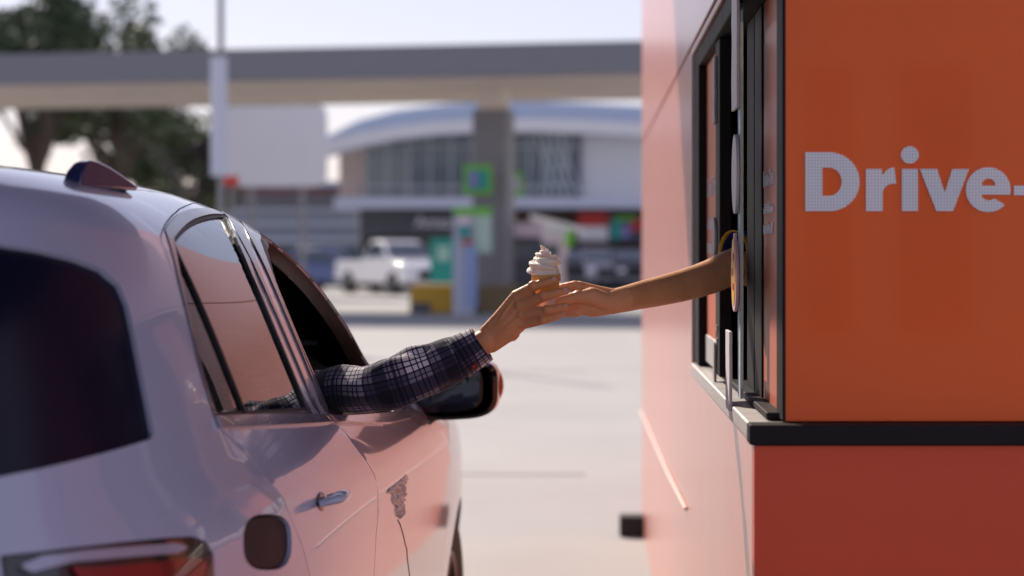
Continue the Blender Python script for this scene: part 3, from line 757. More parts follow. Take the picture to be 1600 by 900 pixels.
# web between the knuckles, heel of the hand, tendons, thumb behind the cone
for (a, _), (b, _) in zip(fing, fing[1:]):
    p, q = a[-1], b[-1]; h.ball(K((p[0]+q[0])/2-5, (p[1]+q[1])/2+1, (p[2]+q[2])/2+3), (9*px_, 8*px_, 9*px_))
h.ball(K(786, 525, 0), (14*px_, 11*px_, 11*px_), rot=Matrix.Rotation(R(38), 3, 'Y'))
h.ball(K(790, 512, 8), (26*px_, 15*px_, 20*px_), rot=Matrix.Rotation(R(42), 3, 'Y'))
for mc, fg in fing[:3]:
    a, b = mc[0], fg[0]; h.tube([K(a[0]+10, a[1]-5, a[2]-15), K((a[0]+b[0])/2, (a[1]+b[1])/2, -23), K(b[0]-2, b[1], b[2]-8)], [.0015, .0032, .003], 8)
chain(h, [(K(774, 512, 14), 13*px_), (K(803, 492, 34), 10.5*px_), (K(835, 474, 42), 8.2*px_), (K(862, 462, 36), 7*px_)], 16)
# forearm up the sleeve
FA = [(K(776, 521, 0), 15*px_), (K(764, 529, 0), 19*px_), (K(745, 543, 0), 21*px_), (K(705, 563, 0), 22*px_), (K(640, 590, -12), 24*px_)]
h.tube([p for p, r in FA], [r for p, r in FA], 28, .78)
hand = remeshed(h, 'hand_part', .0012, 7, m_skin1, DV)
# body inside the car, coarser, joined to the hand's mesh to make one body
b = MB(); SH = Vector((-.74, 3.62, 1.10))
chain(b, [(K(640, 591, -12), .026), (P(580, 604, 3.90), .029), (P(520, 610, 3.95), .029), (P(430, 622, 4.05), .036), (P(400, 622, 3.95), .042), (SH, .055)], 18)
b.ball((-.98, 3.58, .98), (.21, .13, .22)).ball((-.98, 3.60, .74), (.17, .13, .24)).ball((-1.0, 3.62, 1.11), (.20, .09, .08))
chain(b, [((-.98, 3.62, .58), .15), ((-.86, 3.95, .60), .09), ((-.86, 4.15, .55), .06), ((-.86, 4.35, .32), .045)])
chain(b, [((-1.08, 3.62, .58), .14), ((-1.12, 3.95, .60), .09), ((-1.12, 4.15, .55), .06), ((-1.12, 4.35, .32), .045)])
chain(b, [((-1.2, 3.62, 1.08), .06), ((-1.27, 3.75, .86), .045), ((-1.16, 4.1, .92), .035), ((-1.12, 4.2, .93), .035)])
chain(b, [((-.99, 3.62, 1.12), .062), ((-.99, 3.67, 1.24), .056)])
b.ball((-.99, 3.70, 1.325), (.075, .095, .115)); b.ball((-.99, 3.80, 1.31), (.012, .018, .02)); b.ball((-.915, 3.69, 1.32), (.01, .018, .03)); b.ball((-1.065, 3.69, 1.32), (.01, .018, .03))
bo_ = remeshed(b, 'body_part', .009, 4, m_skin1, DV)
def join(a, b_, name):
    bm = bmesh.new(); bm.from_mesh(a.data); bm.from_mesh(b_.data); me = bpy.data.meshes.new(name); bm.to_mesh(me); bm.free()
    me.materials.append(a.data.materials[0])
    for p in me.polygons: p.use_smooth = True
    par = a.parent; bpy.data.objects.remove(a); bpy.data.objects.remove(b_)
    o = bpy.data.objects.new(name, me); COL.objects.link(o); o.parent = par; return o
join(hand, bo_, 'body')
def nail(px, py, dy, ang, r, par, tilt=0):
    """nail plate lying on the camera side of a fingertip"""
    mb = MB(); rot = Matrix.Rotation(ang, 3, 'Y') @ Matrix.Rotation(tilt, 3, 'Z')
    mb.ball(K(px, py, dy), (r*1.12*px_, .0022, r*.84*px_), 16, rot)
    return mb.build('fingernail', m_nail, par, smooth=True)
nail(866.5, 435.8, -50.5, R(14), 5.2, DV, R(12)); nail(884.5, 453.3, -50.8, R(12), 5.3, DV, R(14)); nail(884.8, 477.4, -47.2, R(20), 4.2, DV, R(18)); nail(880.5, 488.6, -39.6, R(28), 3.6, DV, R(18))
b = MB(); b.ball((-.99, 3.68, 1.36), (.085, .10, .10)); remeshed(b, 'hair', .008, 2, m_hair, DV)

# ---- plaid cloth
def plaid():
    m = bpy.data.materials.new('plaid cotton'); n, l = nt(m); b = n['Principled BSDF']; b.inputs['Roughness'].default_value = .85
    b.inputs['Sheen Weight'].default_value = .25; b.inputs['Specular IOR Level'].default_value = .2
    uv = n.new('ShaderNodeUVMap'); sp = n.new('ShaderNodeSeparateXYZ'); l.new(uv.outputs[0], sp.inputs[0])
    def axis(sock, per, off):
        a = n.new('ShaderNodeMath'); a.operation = 'MULTIPLY_ADD'; a.inputs[1].default_value = 1/per; a.inputs[2].default_value = off
        f = n.new('ShaderNodeMath'); f.operation = 'FRACT'; l.new(sock, a.inputs[0]); l.new(a.outputs[0], f.inputs[0])
        r = n.new('ShaderNodeValToRGB'); r.color_ramp.interpolation = 'CONSTANT'; l.new(f.outputs[0], r.inputs[0])
        st = [(0, 1), (.085, .0), (.105, 1), (.17, .0), (.19, 1), (.235, 0), (.255, 1), (.335, 0), (.36, .42), (.42, .05), (.44, .42), (.49, .0), (.70, .40), (.735, .03), (.76, .42), (.80, .0), (.85, .45), (.88, .0), (.91, .55), (.965, .0)]
        e = r.color_ramp.elements
        e[0].position = 0; e[0].color = (st[0][1],)*3+(1,); e[1].position = st[1][0]; e[1].color = (st[1][1],)*3+(1,)
        for p, v in st[2:]:
            x = e.new(p); x.color = (v, v, v, 1)
        return r.outputs[0]
    A, B_ = axis(sp.outputs[0], .135, .86), axis(sp.outputs[1], .128, .12)
    s = n.new('ShaderNodeMath'); s.operation = 'ADD'; l.new(A, s.inputs[0]); l.new(B_, s.inputs[1])
    # dark threads win: product terms keep black lines across the pale bands
    pr = n.new('ShaderNodeMath'); pr.operation = 'MULTIPLY'; l.new(A, pr.inputs[0]); l.new(B_, pr.inputs[1])
    q = n.new('ShaderNodeMath'); q.operation = 'MULTIPLY_ADD'; q.inputs[1].default_value = .25; l.new(s.outputs[0], q.inputs[0])
    q2 = n.new('ShaderNodeMath'); q2.operation = 'MULTIPLY'; q2.inputs[1].default_value = .55; l.new(pr.outputs[0], q2.inputs[0]); l.new(q2.outputs[0], q.inputs[2])
    tw = n.new('ShaderNodeTexWave'); tw.inputs['Scale'].default_value = 190; tw.wave_type = 'BANDS'; tw.bands_direction = 'DIAGONAL'; l.new(uv.outputs[0], tw.inputs[0])
    mixc = n.new('ShaderNodeValToRGB'); e = mixc.color_ramp.elements; e[0].color = (.008, .008, .022, 1); e[1].color = (.90, .80, .90, 1); x = e.new(.30); x.color = (.06, .052, .10, 1); x = e.new(.55); x.color = (.22, .18, .28, 1)
    l.new(q.outputs[0], mixc.inputs[0])
    no = n.new('ShaderNodeTexNoise'); no.inputs['Scale'].default_value = 900; l.new(uv.outputs[0], no.inputs['Vector'])
    mx = n.new('ShaderNodeMix'); mx.data_type = 'RGBA'; mx.blend_type = 'MULTIPLY'; mx.inputs[0].default_value = .35
    l.new(mixc.outputs[0], mx.inputs[6]); l.new(no.outputs['Fac'], mx.inputs[7]); l.new(mx.outputs[2], b.inputs['Base Color'])
    bu = n.new('ShaderNodeBump'); bu.inputs['Strength'].default_value = .3; bu.inputs['Distance'].default_value = .0008
    l.new(tw.outputs['Fac'], bu.inputs['Height']); l.new(bu.outputs[0], b.inputs['Normal'])
    return m
m_plaid = plaid()
def sleeve(name, path, par, seg=72, sub=14, wr=None, th=.0016, m=m_plaid, uoff=0, voff=0, ang0=0):
    """cloth tube: path of (point, radius up-down, radius in depth)"""
    pts = []
    for i in range(len(path)-1):
        q = [path[min(max(i+d, 0), len(path)-1)] for d in (-1, 0, 1, 2)]
        for s in range(sub):
            u = s/sub
            cr = lambda f: .5*((2*f(q[1]))+(f(q[2])-f(q[0]))*u+(2*f(q[0])-5*f(q[1])+4*f(q[2])-f(q[3]))*u*u+(3*f(q[1])-f(q[0])-3*f(q[2])+f(q[3]))*u**3)
            pts.append((cr(lambda e: Vector(e[0])), cr(lambda e: e[1]), cr(lambda e: e[2])))
    pts.append((Vector(path[-1][0]), path[-1][1], path[-1][2]))
    L = 0; vs, fs, uv = [], [], []
    for i, (p, ra, rb) in enumerate(pts):
        if i: L += (p-pts[i-1][0]).length
        d = (pts[min(i+1, len(pts)-1)][0]-pts[max(i-1, 0)][0]).normalized()
        b1 = Vector((0, 1, 0)).cross(d).normalized()*-1; b2 = d.cross(b1).normalized()
        if b1.z < 0: b1 = -b1
        b2 = Vector((0, -1, 0)); b2 = (b2-d*b2.dot(d)).normalized()
        for k in range(seg+1):
            a = 2*math.pi*k/seg+ang0
            r = 1+(wr(L, a) if wr else 0)
            vs.append(p+b1*math.cos(a)*ra*r+b2*math.sin(a)*rb*r); uv.append(((k/seg)*.30+uoff, L+voff))
    for i in range(len(pts)-1):
        for k in range(seg):
            q = i*(seg+1)+k; fs.append((q, q+1, q+seg+2, q+seg+1))
    me = bpy.data.meshes.new(name); inv = wmat(par).inverted(); me.from_pydata([tuple(inv @ v) for v in vs], [], fs)
    ul = me.uv_layers.new(name='UVMap')
    for lp in me.loops: ul.data[lp.index].uv = uv[lp.vertex_index]
    for p in me.polygons: p.use_smooth = True
    me.materials.append(m); o = bpy.data.objects.new(name, me); COL.objects.link(o); o.parent = par
    s = o.modifiers.new('th', 'SOLIDIFY'); s.thickness = th; s.offset = -1
    return o
from mathutils import noise
def bumpn(x, y, z): return noise.noise(Vector((x, y, z)))
def fold(L, a):
    ca, sa = math.cos(a), math.sin(a)
    v = .10*bumpn(L*16+1.3, ca*1.6, sa*1.6)+.04*bumpn(L*45, ca*2.6, sa*2.6)+.05*bumpn(L*22+a*1.2, sa*2, ca*2)
    # long folds running towards the cuff, gathers near the cuff and at the window
    g = math.exp(-((L-.36)/.05)**2)
    v += g*(.10*math.sin(3*a+L*18)+.07*math.sin(7*a-L*30)*(.5+.5*ca))
    g2 = math.exp(-((L-.13)/.035)**2)
    v += g2*.09*math.sin(L*150+2*sa)
    v += .05*math.exp(-((L-.26)/.06)**2)*math.sin(a*2+L*40)
    return v
SP = [((P(428, 624, 4.06)), .050, .050), ((P(470, 620, 4.02)), .048, .044), ((P(512, 610, 3.96)), .042, .042), ((P(534, 607, 3.93)), .048, .044), ((P(580, 606, 3.90)), .0505, .045),
      ((P(630, 593, 3.885)), .0525, .045), ((P(675, 576, 3.885)), .0495, .043), ((P(706, 562, 3.895)), .046, .040), ((P(724, 553, 3.90)), .0395, .036)]
sl1 = sleeve('shirt_sleeve', SP, DV, wr=fold, uoff=.0)
SC = [(P(714, 561, 3.895), .0455, .040), (P(727, 553, 3.897), .0435, .039), (P(742, 544, 3.90), .041, .037), (P(753, 536.5, 3.90), .0395, .036)]
cuff = sleeve('shirt_cuff', SC, DV, wr=lambda L, a: .022*bumpn(L*20, math.cos(a)*1.5, math.sin(a)*1.5)+.012*math.sin(a*2), uoff=.027, voff=.335, sub=8, th=.0028)
bt = MB().lathe([(0, .0015), (.0035, .0015), (.005, .003), (.006, .002), (.006, 0), (0, 0)], (0, 0, 0), 20)
q = Matrix.Translation(P(742, 573, 3.862)) @ Matrix.Rotation(R(82), 4, 'X')
bt.v = [q @ v for v in bt.v]; bt.build('cuff_button', mat('red button', (.30, .02, .02), .3), DV, smooth=True)
# shirt body
b = MB(); b.ball((-.98, 3.58, .98), (.225, .145, .235)).ball((-.98, 3.60, .74), (.185, .145, .25)).ball((-1.0, 3.62, 1.11), (.215, .10, .085))
chain(b, [(P(440, 622, 4.04), .052), (P(400, 622, 3.95), .058), (SH, .074), ((-.9, 3.6, 1.09), .08)], 18)
chain(b, [((-1.2, 3.62, 1.08), .072), ((-1.27, 3.75, .86), .056), ((-1.16, 4.08, .915), .045)])
so_ = remeshed(b, 'shirt_body', .010, 3, m_plaid, DV)
ul = so_.data.uv_layers.new(name='UVMap')
for lp in so_.data.loops:
    co = so_.data.vertices[lp.vertex_index].co; ul.data[lp.index].uv = (co.x+co.y*.6, co.z)
# ---- server
SV = thing('person', (.75, 4.35, .1), 'server whose bare arm passes the ice cream out through the serving window', 'person')
Y0s = 3.94
def Q(px, py, dy=0): return P(px, py, Y0s+dy/1000)
h = MB(); s_ = Y0s/F
EL = P(1137, 420, 4.13)
FA = [(Q(938, 473, 2), 15*s_), (Q(957, 471.5, 2), 19.3*s_), (Q(977, 467, 14), 20.4*s_), (P(1000, 461.5, 3.99), 22*s_), (P(1030, 455, 4.025), 23.7*s_), (P(1060, 448, 4.06), 25.3*s_), (P(1085, 441, 4.08), 26.6*s_), (P(1110, 432.5, 4.105), 27.8*s_), (EL, 29*s_), (P(1152, 414, 4.16), 29.5*s_)]
h.tube([p for p, r in FA], [r for p, r in FA], 32, .85)
# palm
chain(h, [(Q(957, 466, 2), 15*s_), (Q(930, 459, 8), 14*s_), (Q(905, 450, 10), 11.2*s_)], 18, .7)
chain(h, [(Q(957, 472, 4), 16*s_), (Q(925, 470, 12), 17*s_), (Q(903, 465, 16), 12*s_)], 18, .7)
chain(h, [(Q(957, 478, 2), 13*s_), (Q(925, 482, 8), 13.5*s_), (Q(902, 481, 10), 11*s_)], 18, .75)
h.ball(Q(922, 470, 8), (26*s_, 11*s_, 22*s_))
# thumb
chain(h, [(Q(950, 472, -5), 14*s_), (Q(925, 463, -12), 14.5*s_), (Q(903, 463.5, -17), 9.6*s_), (Q(884, 468, -23), 7.9*s_), (Q(867, 470.5, -26), 6.3*s_)], 18, .92)
h.ball(Q(903, 462.5, -18), 9.9*s_)
# index and the other fingers
chain(h, [(Q(905, 450, 6), 11.4*s_), (Q(898, 447, 4), 8.9*s_), (Q(878, 450, 8), 7.4*s_), (Q(862, 455, 16), 6.6*s_)], 16)
chain(h, [(Q(901, 466, 14), 9.8*s_), (Q(882, 466, 26), 7.6*s_), (Q(864, 470, 24), 6.6*s_)], 16)
chain(h, [(Q(900, 478, 10), 9.6*s_), (Q(884, 480, 20), 7.4*s_), (Q(866, 481, 24), 6.4*s_)], 16)
chain(h, [(Q(901, 487, 4), 8.8*s_), (Q(890, 489, 6), 6.7*s_), (Q(876, 489, 16), 5.8*s_)], 16)
hand = remeshed(h, 'hand_part', .0012, 7, m_skin2, SV)
b = MB()
chain(b, [(P(1146, 416, 4.15), .037), ((.48, 4.30, 1.36), .045), ((.62, 4.36, 1.40), .058)], 20)
b.ball((.80, 4.36, 1.22), (.13, .19, .24)).ball((.80, 4.36, .95), (.11, .16, .26)).ball((.78, 4.36, 1.38), (.10, .2, .08))
chain(b, [((.80, 4.28, .85), .10), ((.80, 4.28, .5), .075), ((.80, 4.28, .16), .05)]); chain(b, [((.80, 4.46, .85), .10), ((.80, 4.46, .5), .075), ((.80, 4.46, .16), .05)])
chain(b, [((.78, 4.55, 1.38), .06), ((.80, 4.62, 1.14), .045), ((.66, 4.60, .98), .038), ((.56, 4.56, 1.02), .036)])
chain(b, [((.78, 4.36, 1.40), .058), ((.77, 4.36, 1.52), .053)])
b.ball((.755, 4.36, 1.62), (.092, .075, .115)).ball((.66, 4.36, 1.60), (.018, .012, .02)).ball((.76, 4.285, 1.61), (.018, .01, .03)).ball((.76, 4.435, 1.61), (.018, .01, .03))
join(hand, remeshed(b, 'body_part', .009, 4, m_skin2, SV), 'body')
m_blue = mat('blue polo cloth', (.012, .035, .16), .8, bump=.2, bscale=200); m_yel = mat('yellow cuff trim', (.75, .48, .02), .7)
b = MB(); b.ball((.80, 4.36, 1.22), (.145, .205, .25)).ball((.80, 4.36, .98), (.125, .175, .25)).ball((.78, 4.36, 1.385), (.11, .215, .085))
chain(b, [((.78, 4.55, 1.38), .072), ((.80, 4.60, 1.22), .06)])
remeshed(b, 'polo_shirt', .009, 3, m_blue, SV)
slv = sleeve('polo_sleeve', [((.62, 4.36, 1.40), .078, .078), ((.50, 4.30, 1.40), .066, .062), ((.40, 4.23, 1.405), .058, .052), ((.325, 4.17, 1.418), .046, .044)], SV, m=m_blue, wr=lambda L, a: .06*bumpn(L*20, math.cos(a)*2, math.sin(a)*2))
sleeve('sleeve_trim', [((.327, 4.172, 1.418), .0466, .0446), ((.319, 4.166, 1.418), .0467, .0447)], SV, m=m_yel)
b = MB(); b.ball((.775, 4.36, 1.665), (.095, .085, .09)); remeshed(b, 'hair', .008, 2, m_hair, SV)
b = MB(); b.lathe([(.0, .08), (.05, .075), (.09, .045), (.102, .0), (.095, 0)], (.77, 4.36, 1.68), 28); b.prism([(.70, 4.28), (.60, 4.31), (.575, 4.36), (.60, 4.41), (.70, 4.44)], 'z', 1.68, 1.69)
b.build('cap', m_blue, SV, smooth=40)

# ---- the ice cream cone, held by both hands
IC = thing('ice_cream_cone', tuple(K(855, 497, 0)), 'swirled vanilla soft-serve in a yellow wafer cone held between two hands', 'ice cream cone')
m_waf = mat('yellow wafer', (.74, .42, .12), .65, var=.2, scale=70, bump=.4, bscale=260)
m_pap = mat('white paper sleeve', (.78, .66, .64), .7, var=.06)
m_ice = mat('vanilla soft serve', (.93, .86, .78), .3, var=.02, sss=.6, spec=.5)
c0 = K(853, 431, 0); ax = (K(857, 497, 0)-c0).normalized(); rot = Vector((0, 0, -1)).rotation_difference(ax).to_matrix()
def tilt(mb): mb.v = [c0+rot @ v for v in mb.v]; return mb
wf_ = MB().lathe([(.0, -.016), (.0255, -.015), (.0290, .0005), (.0297, .002), (.0300, -.001), (.0292, -.012), (.0262, -.0135), (.0255, -.018), (.0228, -.030), (.0205, -.040), (.0, -.041)], (0, 0, 0), 48)
wf_.v = [Vector((v.x, v.y, v.z)) for v in wf_.v]
tilt(wf_).build('wafer_cone', m_waf, IC, smooth=50)
ribs = MB()
for k in range(30):
    a = 2*math.pi*k/30; ribs.tube([(math.cos(a)*.0256, math.sin(a)*.0256, -.0185), (math.cos(a)*.0212, math.sin(a)*.0212, -.037)], .0011, 6)
tilt(ribs).build('wafer_rib', m_waf, IC, smooth=True)
ps = MB().lathe([(.0228, -.021), (.0232, -.0215), (.0175, -.050), (.0125, -.074), (.009, -.0845), (0, -.085)], (0, 0, 0), 48)
ps.v = [Vector((v.x*1.0, v.y, v.z-(.004*math.sin(math.atan2(v.y, v.x)*2) if v.z > -.03 else 0))) for v in ps.v]
tilt(ps).build('paper_sleeve', m_pap, IC, smooth=50)
# swirl: a ruffled rope of ice cream coiled up into a bent peak
sw_ = MB(); N_, SG = 260, 42; vs, fs = [], []
def hel(u):
    tn = 2.1*u; a = 2*math.pi*tn+1.2; rc = .0215*(1-u)**.8; z = .008+.0455*u**.95
    return Vector((rc*math.cos(a)-.004*max(0, u-.8)/.2, rc*math.sin(a), z))
for i in range(N_+1):
    u = i/N_; p = hel(u); d = (hel(min(1, u+.004))-hel(max(0, u-.004))).normalized(); rr_ = .0170*(1-u)**.5+.0010
    if u < .04: rr_ *= .6+.4*math.sin(u/.04*math.pi/2)
    b1 = d.cross(Vector((0, 0, 1))); b1 = b1.normalized() if b1.length > .05 else Vector((1, 0, 0)); b2 = b1.cross(d)
    for k in range(SG):
        a = 2*math.pi*k/SG; lobe = 1+.22*math.cos(5*a+u*52)
        vs.append(p+(b1*math.cos(a)+b2*math.sin(a))*rr_*lobe)
for i in range(N_):
    for k in range(SG): fs.append((i*SG+k, i*SG+(k+1) % SG, (i+1)*SG+(k+1) % SG, (i+1)*SG+k))
fs += [tuple(range(SG))[::-1], tuple(N_*SG+k for k in range(SG))]
sw_.add(vs, fs); sw_.lathe([(0, -.004), (.0265, -.004), (.029, .003), (.024, .02), (.014, .036), (.005, .05), (0, .052)], (0, 0, 0), 32)
tip = hel(1.0)
chain(sw_, [(hel(.86), .0075), (tip+Vector((.001, 0, .003)), .0046), (tip+Vector((-.002, 0, .0075)), .0022)], 12)
tilt(sw_); so2 = remeshed(sw_, 'soft_serve', .0007, 3, m_ice, IC)
# ------------------------------------------------------------------ across the forecourt
m_wht = mat('white render', (.72, .73, .76), .7, var=.05, scale=1)
m_wgrey = mat('light grey cladding', (.50, .55, .66), .6, var=.06, scale=1)
m_roofb = mat('blue grey roof sheet', (.36, .44, .58), .5, var=.06)
m_char = mat('charcoal fascia', (.085, .09, .11), .6)  # dark tone lifted; distant glare is put into the colour
m_glz = mat('blue grey glazing', (.085, .115, .145), .12, var=.25, scale=.5, coat=.6)
m_mull = mat('pale mullion', (.52, .58, .62), .5)
m_fasc = mat('canopy fascia grey', (.19, .20, .23), .5)
m_soff = mat('warm canopy soffit', (.82, .74, .66), .7, var=.12, scale=.7)
m_pill = mat('grey pillar cladding', (.24, .24, .26), .55, var=.1)
m_teal = mat('teal sign', (.02, .33, .30), .5); m_grn = mat('green sign', (.16, .52, .05), .5); m_och = mat('ochre paint', (.52, .32, .035), .6, var=.15, scale=4)
m_bluep = mat('blue sign', (.26, .36, .60), .5); m_red = mat('red sign', (.50, .035, .03), .5); m_pink = mat('pale pink sign', (.75, .62, .66), .5); m_purp = mat('purple sign', (.25, .22, .5), .5)
m_brn = mat('brown shop front', (.10, .07, .06), .6, var=.2)  # brown raised so the colour carries the background haze
def bx(mb, px0, px1, py0, py1, Y, dep, gap=0):
    a, b = P(px0, py1, Y), P(px1, py0, Y); return mb.box(a.x, b.x, Y, Y+dep, max(a.z, gap), b.z)
# station canopy, turned a little, with pillars
CA = thing('station_canopy', (-2.15, 44.9, 0), 'wide flat grey fuel station canopy with warm lit soffit across the background', 'canopy', rz=R(-11))
MB().box(-22, 14, -3.6, -3.3, 5.2, 5.88).box(-22, 14, 3.3, 3.6, 5.2, 5.88).box(13.7, 14, -3.29, 3.29, 5.2, 5.88).box(-22, -21.7, -3.29, 3.29, 5.2, 5.88).build('canopy_fascia', m_fasc, CA, local=True)
MB().box(-21.69, 13.69, -3.29, 3.29, 5.26, 5.8).build('canopy_soffit', m_soff, CA, local=True)
b = MB()
for x in range(-20, 13, 4):
    for y in (-1.8, 1.6): b.box(x-.35, x+.35, y-.35, y+.35, 5.22, 5.262)
b.build('soffit_lamp', m_wht, CA, local=True)
b = MB()
for y in (-2.4, -.6, 1.0, 2.6): b.box(-21.6, 13.6, y, y+.12, 5.16, 5.259)
b.build('soffit_beam', m_soff, CA, local=True)
for x in (0, -18): 
    MB().box(x-.41, x+.41, -.4, .4, 0, 4.72).build('pillar', m_pill, CA, bevel=.02, local=True)
    MB().box(x-.30, x+.30, -.3, .3, 4.72, 5.26).build('pillar_neck', m_soff, CA, local=True)
# station shop
SHP = thing('station_shop', (-2, 75, 0), 'two-storey white station shop with curved roof band and dark glazing behind the canopy', 'building')
b = MB(); bx(b, 560, 1075, 205, 450, 75, 16); b.build('wall', m_wht, SHP)
arcp = [(470, 232), (500, 222), (560, 207), (620, 196), (680, 189), (745, 185), (830, 184), (920, 187), (1080, 196)]
def band(Y, pts, dy, dep):
    a = [P(x, y, Y) for x, y in pts]; q = [P(x, y+dy, Y) for x, y in reversed(pts)]
    return MB().prism([(v.x, v.z) for v in a+q], 'y', Y, Y+dep)
band(73.2, arcp, 21, 1.8).build('roof_band', m_wht, SHP)
rfp = [(500, 218), (560, 188), (620, 172), (700, 162), (800, 157), (900, 160), (1080, 170)]
a = [P(x, y, 75.05) for x, y in rfp]
MB().prism([(v.x, v.z) for v in a]+[(P(1080, 205, 75).x, P(1080, 206, 75).z), (P(500, 206, 75).x, P(500, 224, 75).z)], 'y', 75.06, 90).build('roof', m_roofb, SHP)
b = MB(); bx(b, 530, 572, 212, 310, 74.9, .3); b.build('beige_wing', mat('beige render', (.50, .40, .36), .7), SHP)
for x0, x1, nm in ((572, 738, 5), (800, 908, 4)):
    b = MB(); bx(b, x0, x1, 206, 306, 74.85, .12); wn = b.build('window', m_glz, SHP)
    b = MB()
    for k in range(nm+1):
        x = x0+(x1-x0)*k/nm; bx(b, x-1.2, x+1.2, 206, 306, 74.78, .07)
    bx(b, x0, x1, 290, 293, 74.77, .06); bx(b, x0, x1, 228, 230, 74.77, .06)
    if x0 == 800:
        for k in range(4):
            p, q = P(855+k*12, 206, 74.8), P(880+k*12-36, 304, 74.8); b.tube([p, q], .05, 5); b.tube([P(835+k*12, 206, 74.74), P(870+k*12, 304, 74.74)], .05, 5)
    b.build('mullion', m_mull, wn)
b = MB(); bx(b, 900, 910, 206, 310, 74.8, .2); b.build('dark_pier', m_char, SHP)
b = MB(); bx(b, 522, 1080, 308, 325, 72.2, 2.8); b.build('ledge', m_wgrey, SHP)
b = MB(); bx(b, 562, 745, 327, 366, 73.5, .3); fs_ = b.build('shop_fascia', m_char, SHP)
p = P(648, 355, 73.4); text_mesh('lettering', 'Amazon', .62, m_wht, fs_, Matrix.Translation(p) @ Matrix.Rotation(R(90), 4, 'X') @ Matrix.Shear('XY', 4, (.25, 0)), .01, .01)
b = MB(); bx(b, 562, 745, 367, 449, 74.7, .25); w_ = b.build('shop_front', mat('dark shop glass', (.035, .045, .055), .15), SHP)  # glass tone lifted in place of haze
b = MB()
for k in range(9): x = 562+k*23; bx(b, x, x+1.6, 367, 449, 74.6, .08)
b.build('mullion', m_pill, w_)
b = MB(); bx(b, 805, 1078, 327, 380, 74.3, .5); bf = b.build('upper_shop_wall', m_brn, SHP)
b = MB(); bx(b, 800, 1078, 381, 449, 74.6, .25); bf = b.build('brown_shop_front', m_brn, SHP)
b = MB()
for x in (895, 935, 975): bx(b, x, x+18, 388, 402, 74.5, .05)
b.build('shop_window', m_glz, bf)
def sign(Y, boxes, name, label, cat='sign', grp=None, post=None):
    x = (boxes[0][0]+boxes[0][1])/2; pb = P(x, 393, Y)
    t = thing(name, (pb.x, Y, 0), label, cat, grp)
    for k, (x0, x1, y0, y1, m, nm) in enumerate(boxes):
        b = MB(); bx(b, x0, x1, y0, y1, Y-.05*k, .3 if k == 0 else .04); b.build(nm, m, t)
    if post:
        b = MB(); b.box(pb.x-post, pb.x+post, Y+.05, Y+.2, 0, P(0, boxes[0][3], Y).z); b.build('post', m_pill, t)
    return t
sign(73.2, [(903, 950, 330, 354, m_red, 'red_panel'), (903, 950, 354, 376, m_wht, 'white_panel')], 'shop_sign', 'red and white shop sign on the brown shop front at right')
sign(73.2, [(952, 1003, 335, 376, mat('dark banner', (.05, .08, .12), .6), 'banner_board'), (955, 970, 345, 374, m_teal, 'teal_patch'), (972, 984, 350, 372, m_purp, 'purple_patch'), (987, 1000, 341, 362, m_red, 'red_patch'), (960, 992, 338, 344, m_grn, 'green_patch')], 'banner', 'multicoloured banner on the brown shop front next to the wall edge')
sign(43.6, [(724, 768, 258, 303, m_grn, 'sign_frame'), (731, 762, 266, 296, m_teal, 'teal_panel'), (733, 746, 268, 292, m_purp, 'purple_panel')], 'hanging_sign', 'green framed teal sign fixed high on the grey canopy pillar')
sign(46.5, [(801, 817, 268, 306, m_grn, 'sign_frame'), (804, 813, 276, 298, m_wgrey, 'sign_panel')], 'hanging_sign', 'narrow green sign just right of the grey canopy pillar')
sign(43.0, [(708, 741, 325, 492, m_wgrey, 'tower_body'), (708, 768, 324, 336, m_grn, 'green_head'), (741, 768, 337, 395, mat('mint panel', (.45, .62, .52), .5), 'mint_panel'), (714, 736, 338, 352, m_pink, 'pale_panel'), (718, 734, 352, 372, m_teal, 'teal_square'), (722, 738, 374, 382, m_red, 'red_strip'), (728, 745, 385, 480, m_bluep, 'blue_panel')], 'price_tower', 'white and blue price tower with green head left of the canopy pillar', 'sign')
sign(50, [(672, 714, 372, 442, m_teal, 'kiosk_body'), (682, 703, 384, 408, mat('pale teal', (.35, .6, .58), .5), 'pale_disc')], 'kiosk', 'teal kiosk with pale poster between pickup and price tower', 'kiosk')
# pump island blocks
IS = thing('island_block', (P(682, 0, 43.9).x, 44, 0), 'ochre yellow pump island block with a dark recess left of the canopy pillar', 'island block')
b = MB(); bx(b, 640, 728, 445, 489.6, 43.9, 1.3); b.build('block', m_och, IS, bevel=.03)
b = MB(); bx(b, 641, 673, 473, 489.5, 43.86, .03); b.build('dark_recess', m_char, IS)
IS2 = thing('island_block', (P(780, 0, 43.9).x, 44.0, 0), 'dull brown island block at the foot of the grey canopy pillar', 'island block')
b = MB(); bx(b, 748, 812, 447, 490, 43.9, 1.9); b.build('block', mat('dull ochre', (.20, .15, .08), .7), IS2, bevel=.03)
# fuel pumps
def pump(px, Y, label, c1, c2):
    x = P(px, 393, Y).x; t = thing('fuel_pump', (x, Y, 0), label, 'fuel pump', 'fuel pumps under the canopy')
    MB().box(-.38, .38, -.25, .25, .12, 1.75).build('pump_body', c1, t, bevel=.03, local=True)
    MB().box(-.42, .42, -.29, .29, 1.752, 2.1).build('pump_head', c2, t, bevel=.03, local=True)
    MB().box(-.25, .25, -.27, -.245, 1.25, 1.6).build('pump_display', m_glz, t, local=True)
    MB().box(-.5, .5, -.4, .4, 0, .12).build('pump_plinth', m_kerb, t, local=True)
    for s in (-1, 1):
        MB().tube([(s*.39, -.1, 1.2), (s*.5, -.15, .7), (s*.46, -.1, .35), (s*.4, 0, 1.0)], .02, 8).build('hose', m_blk, t, smooth=True, local=True)
        MB().box(s*.41-.03, s*.41+.03, -.14, .0, 1.05, 1.3).build('nozzle', m_blk, t, bevel=.01, local=True)
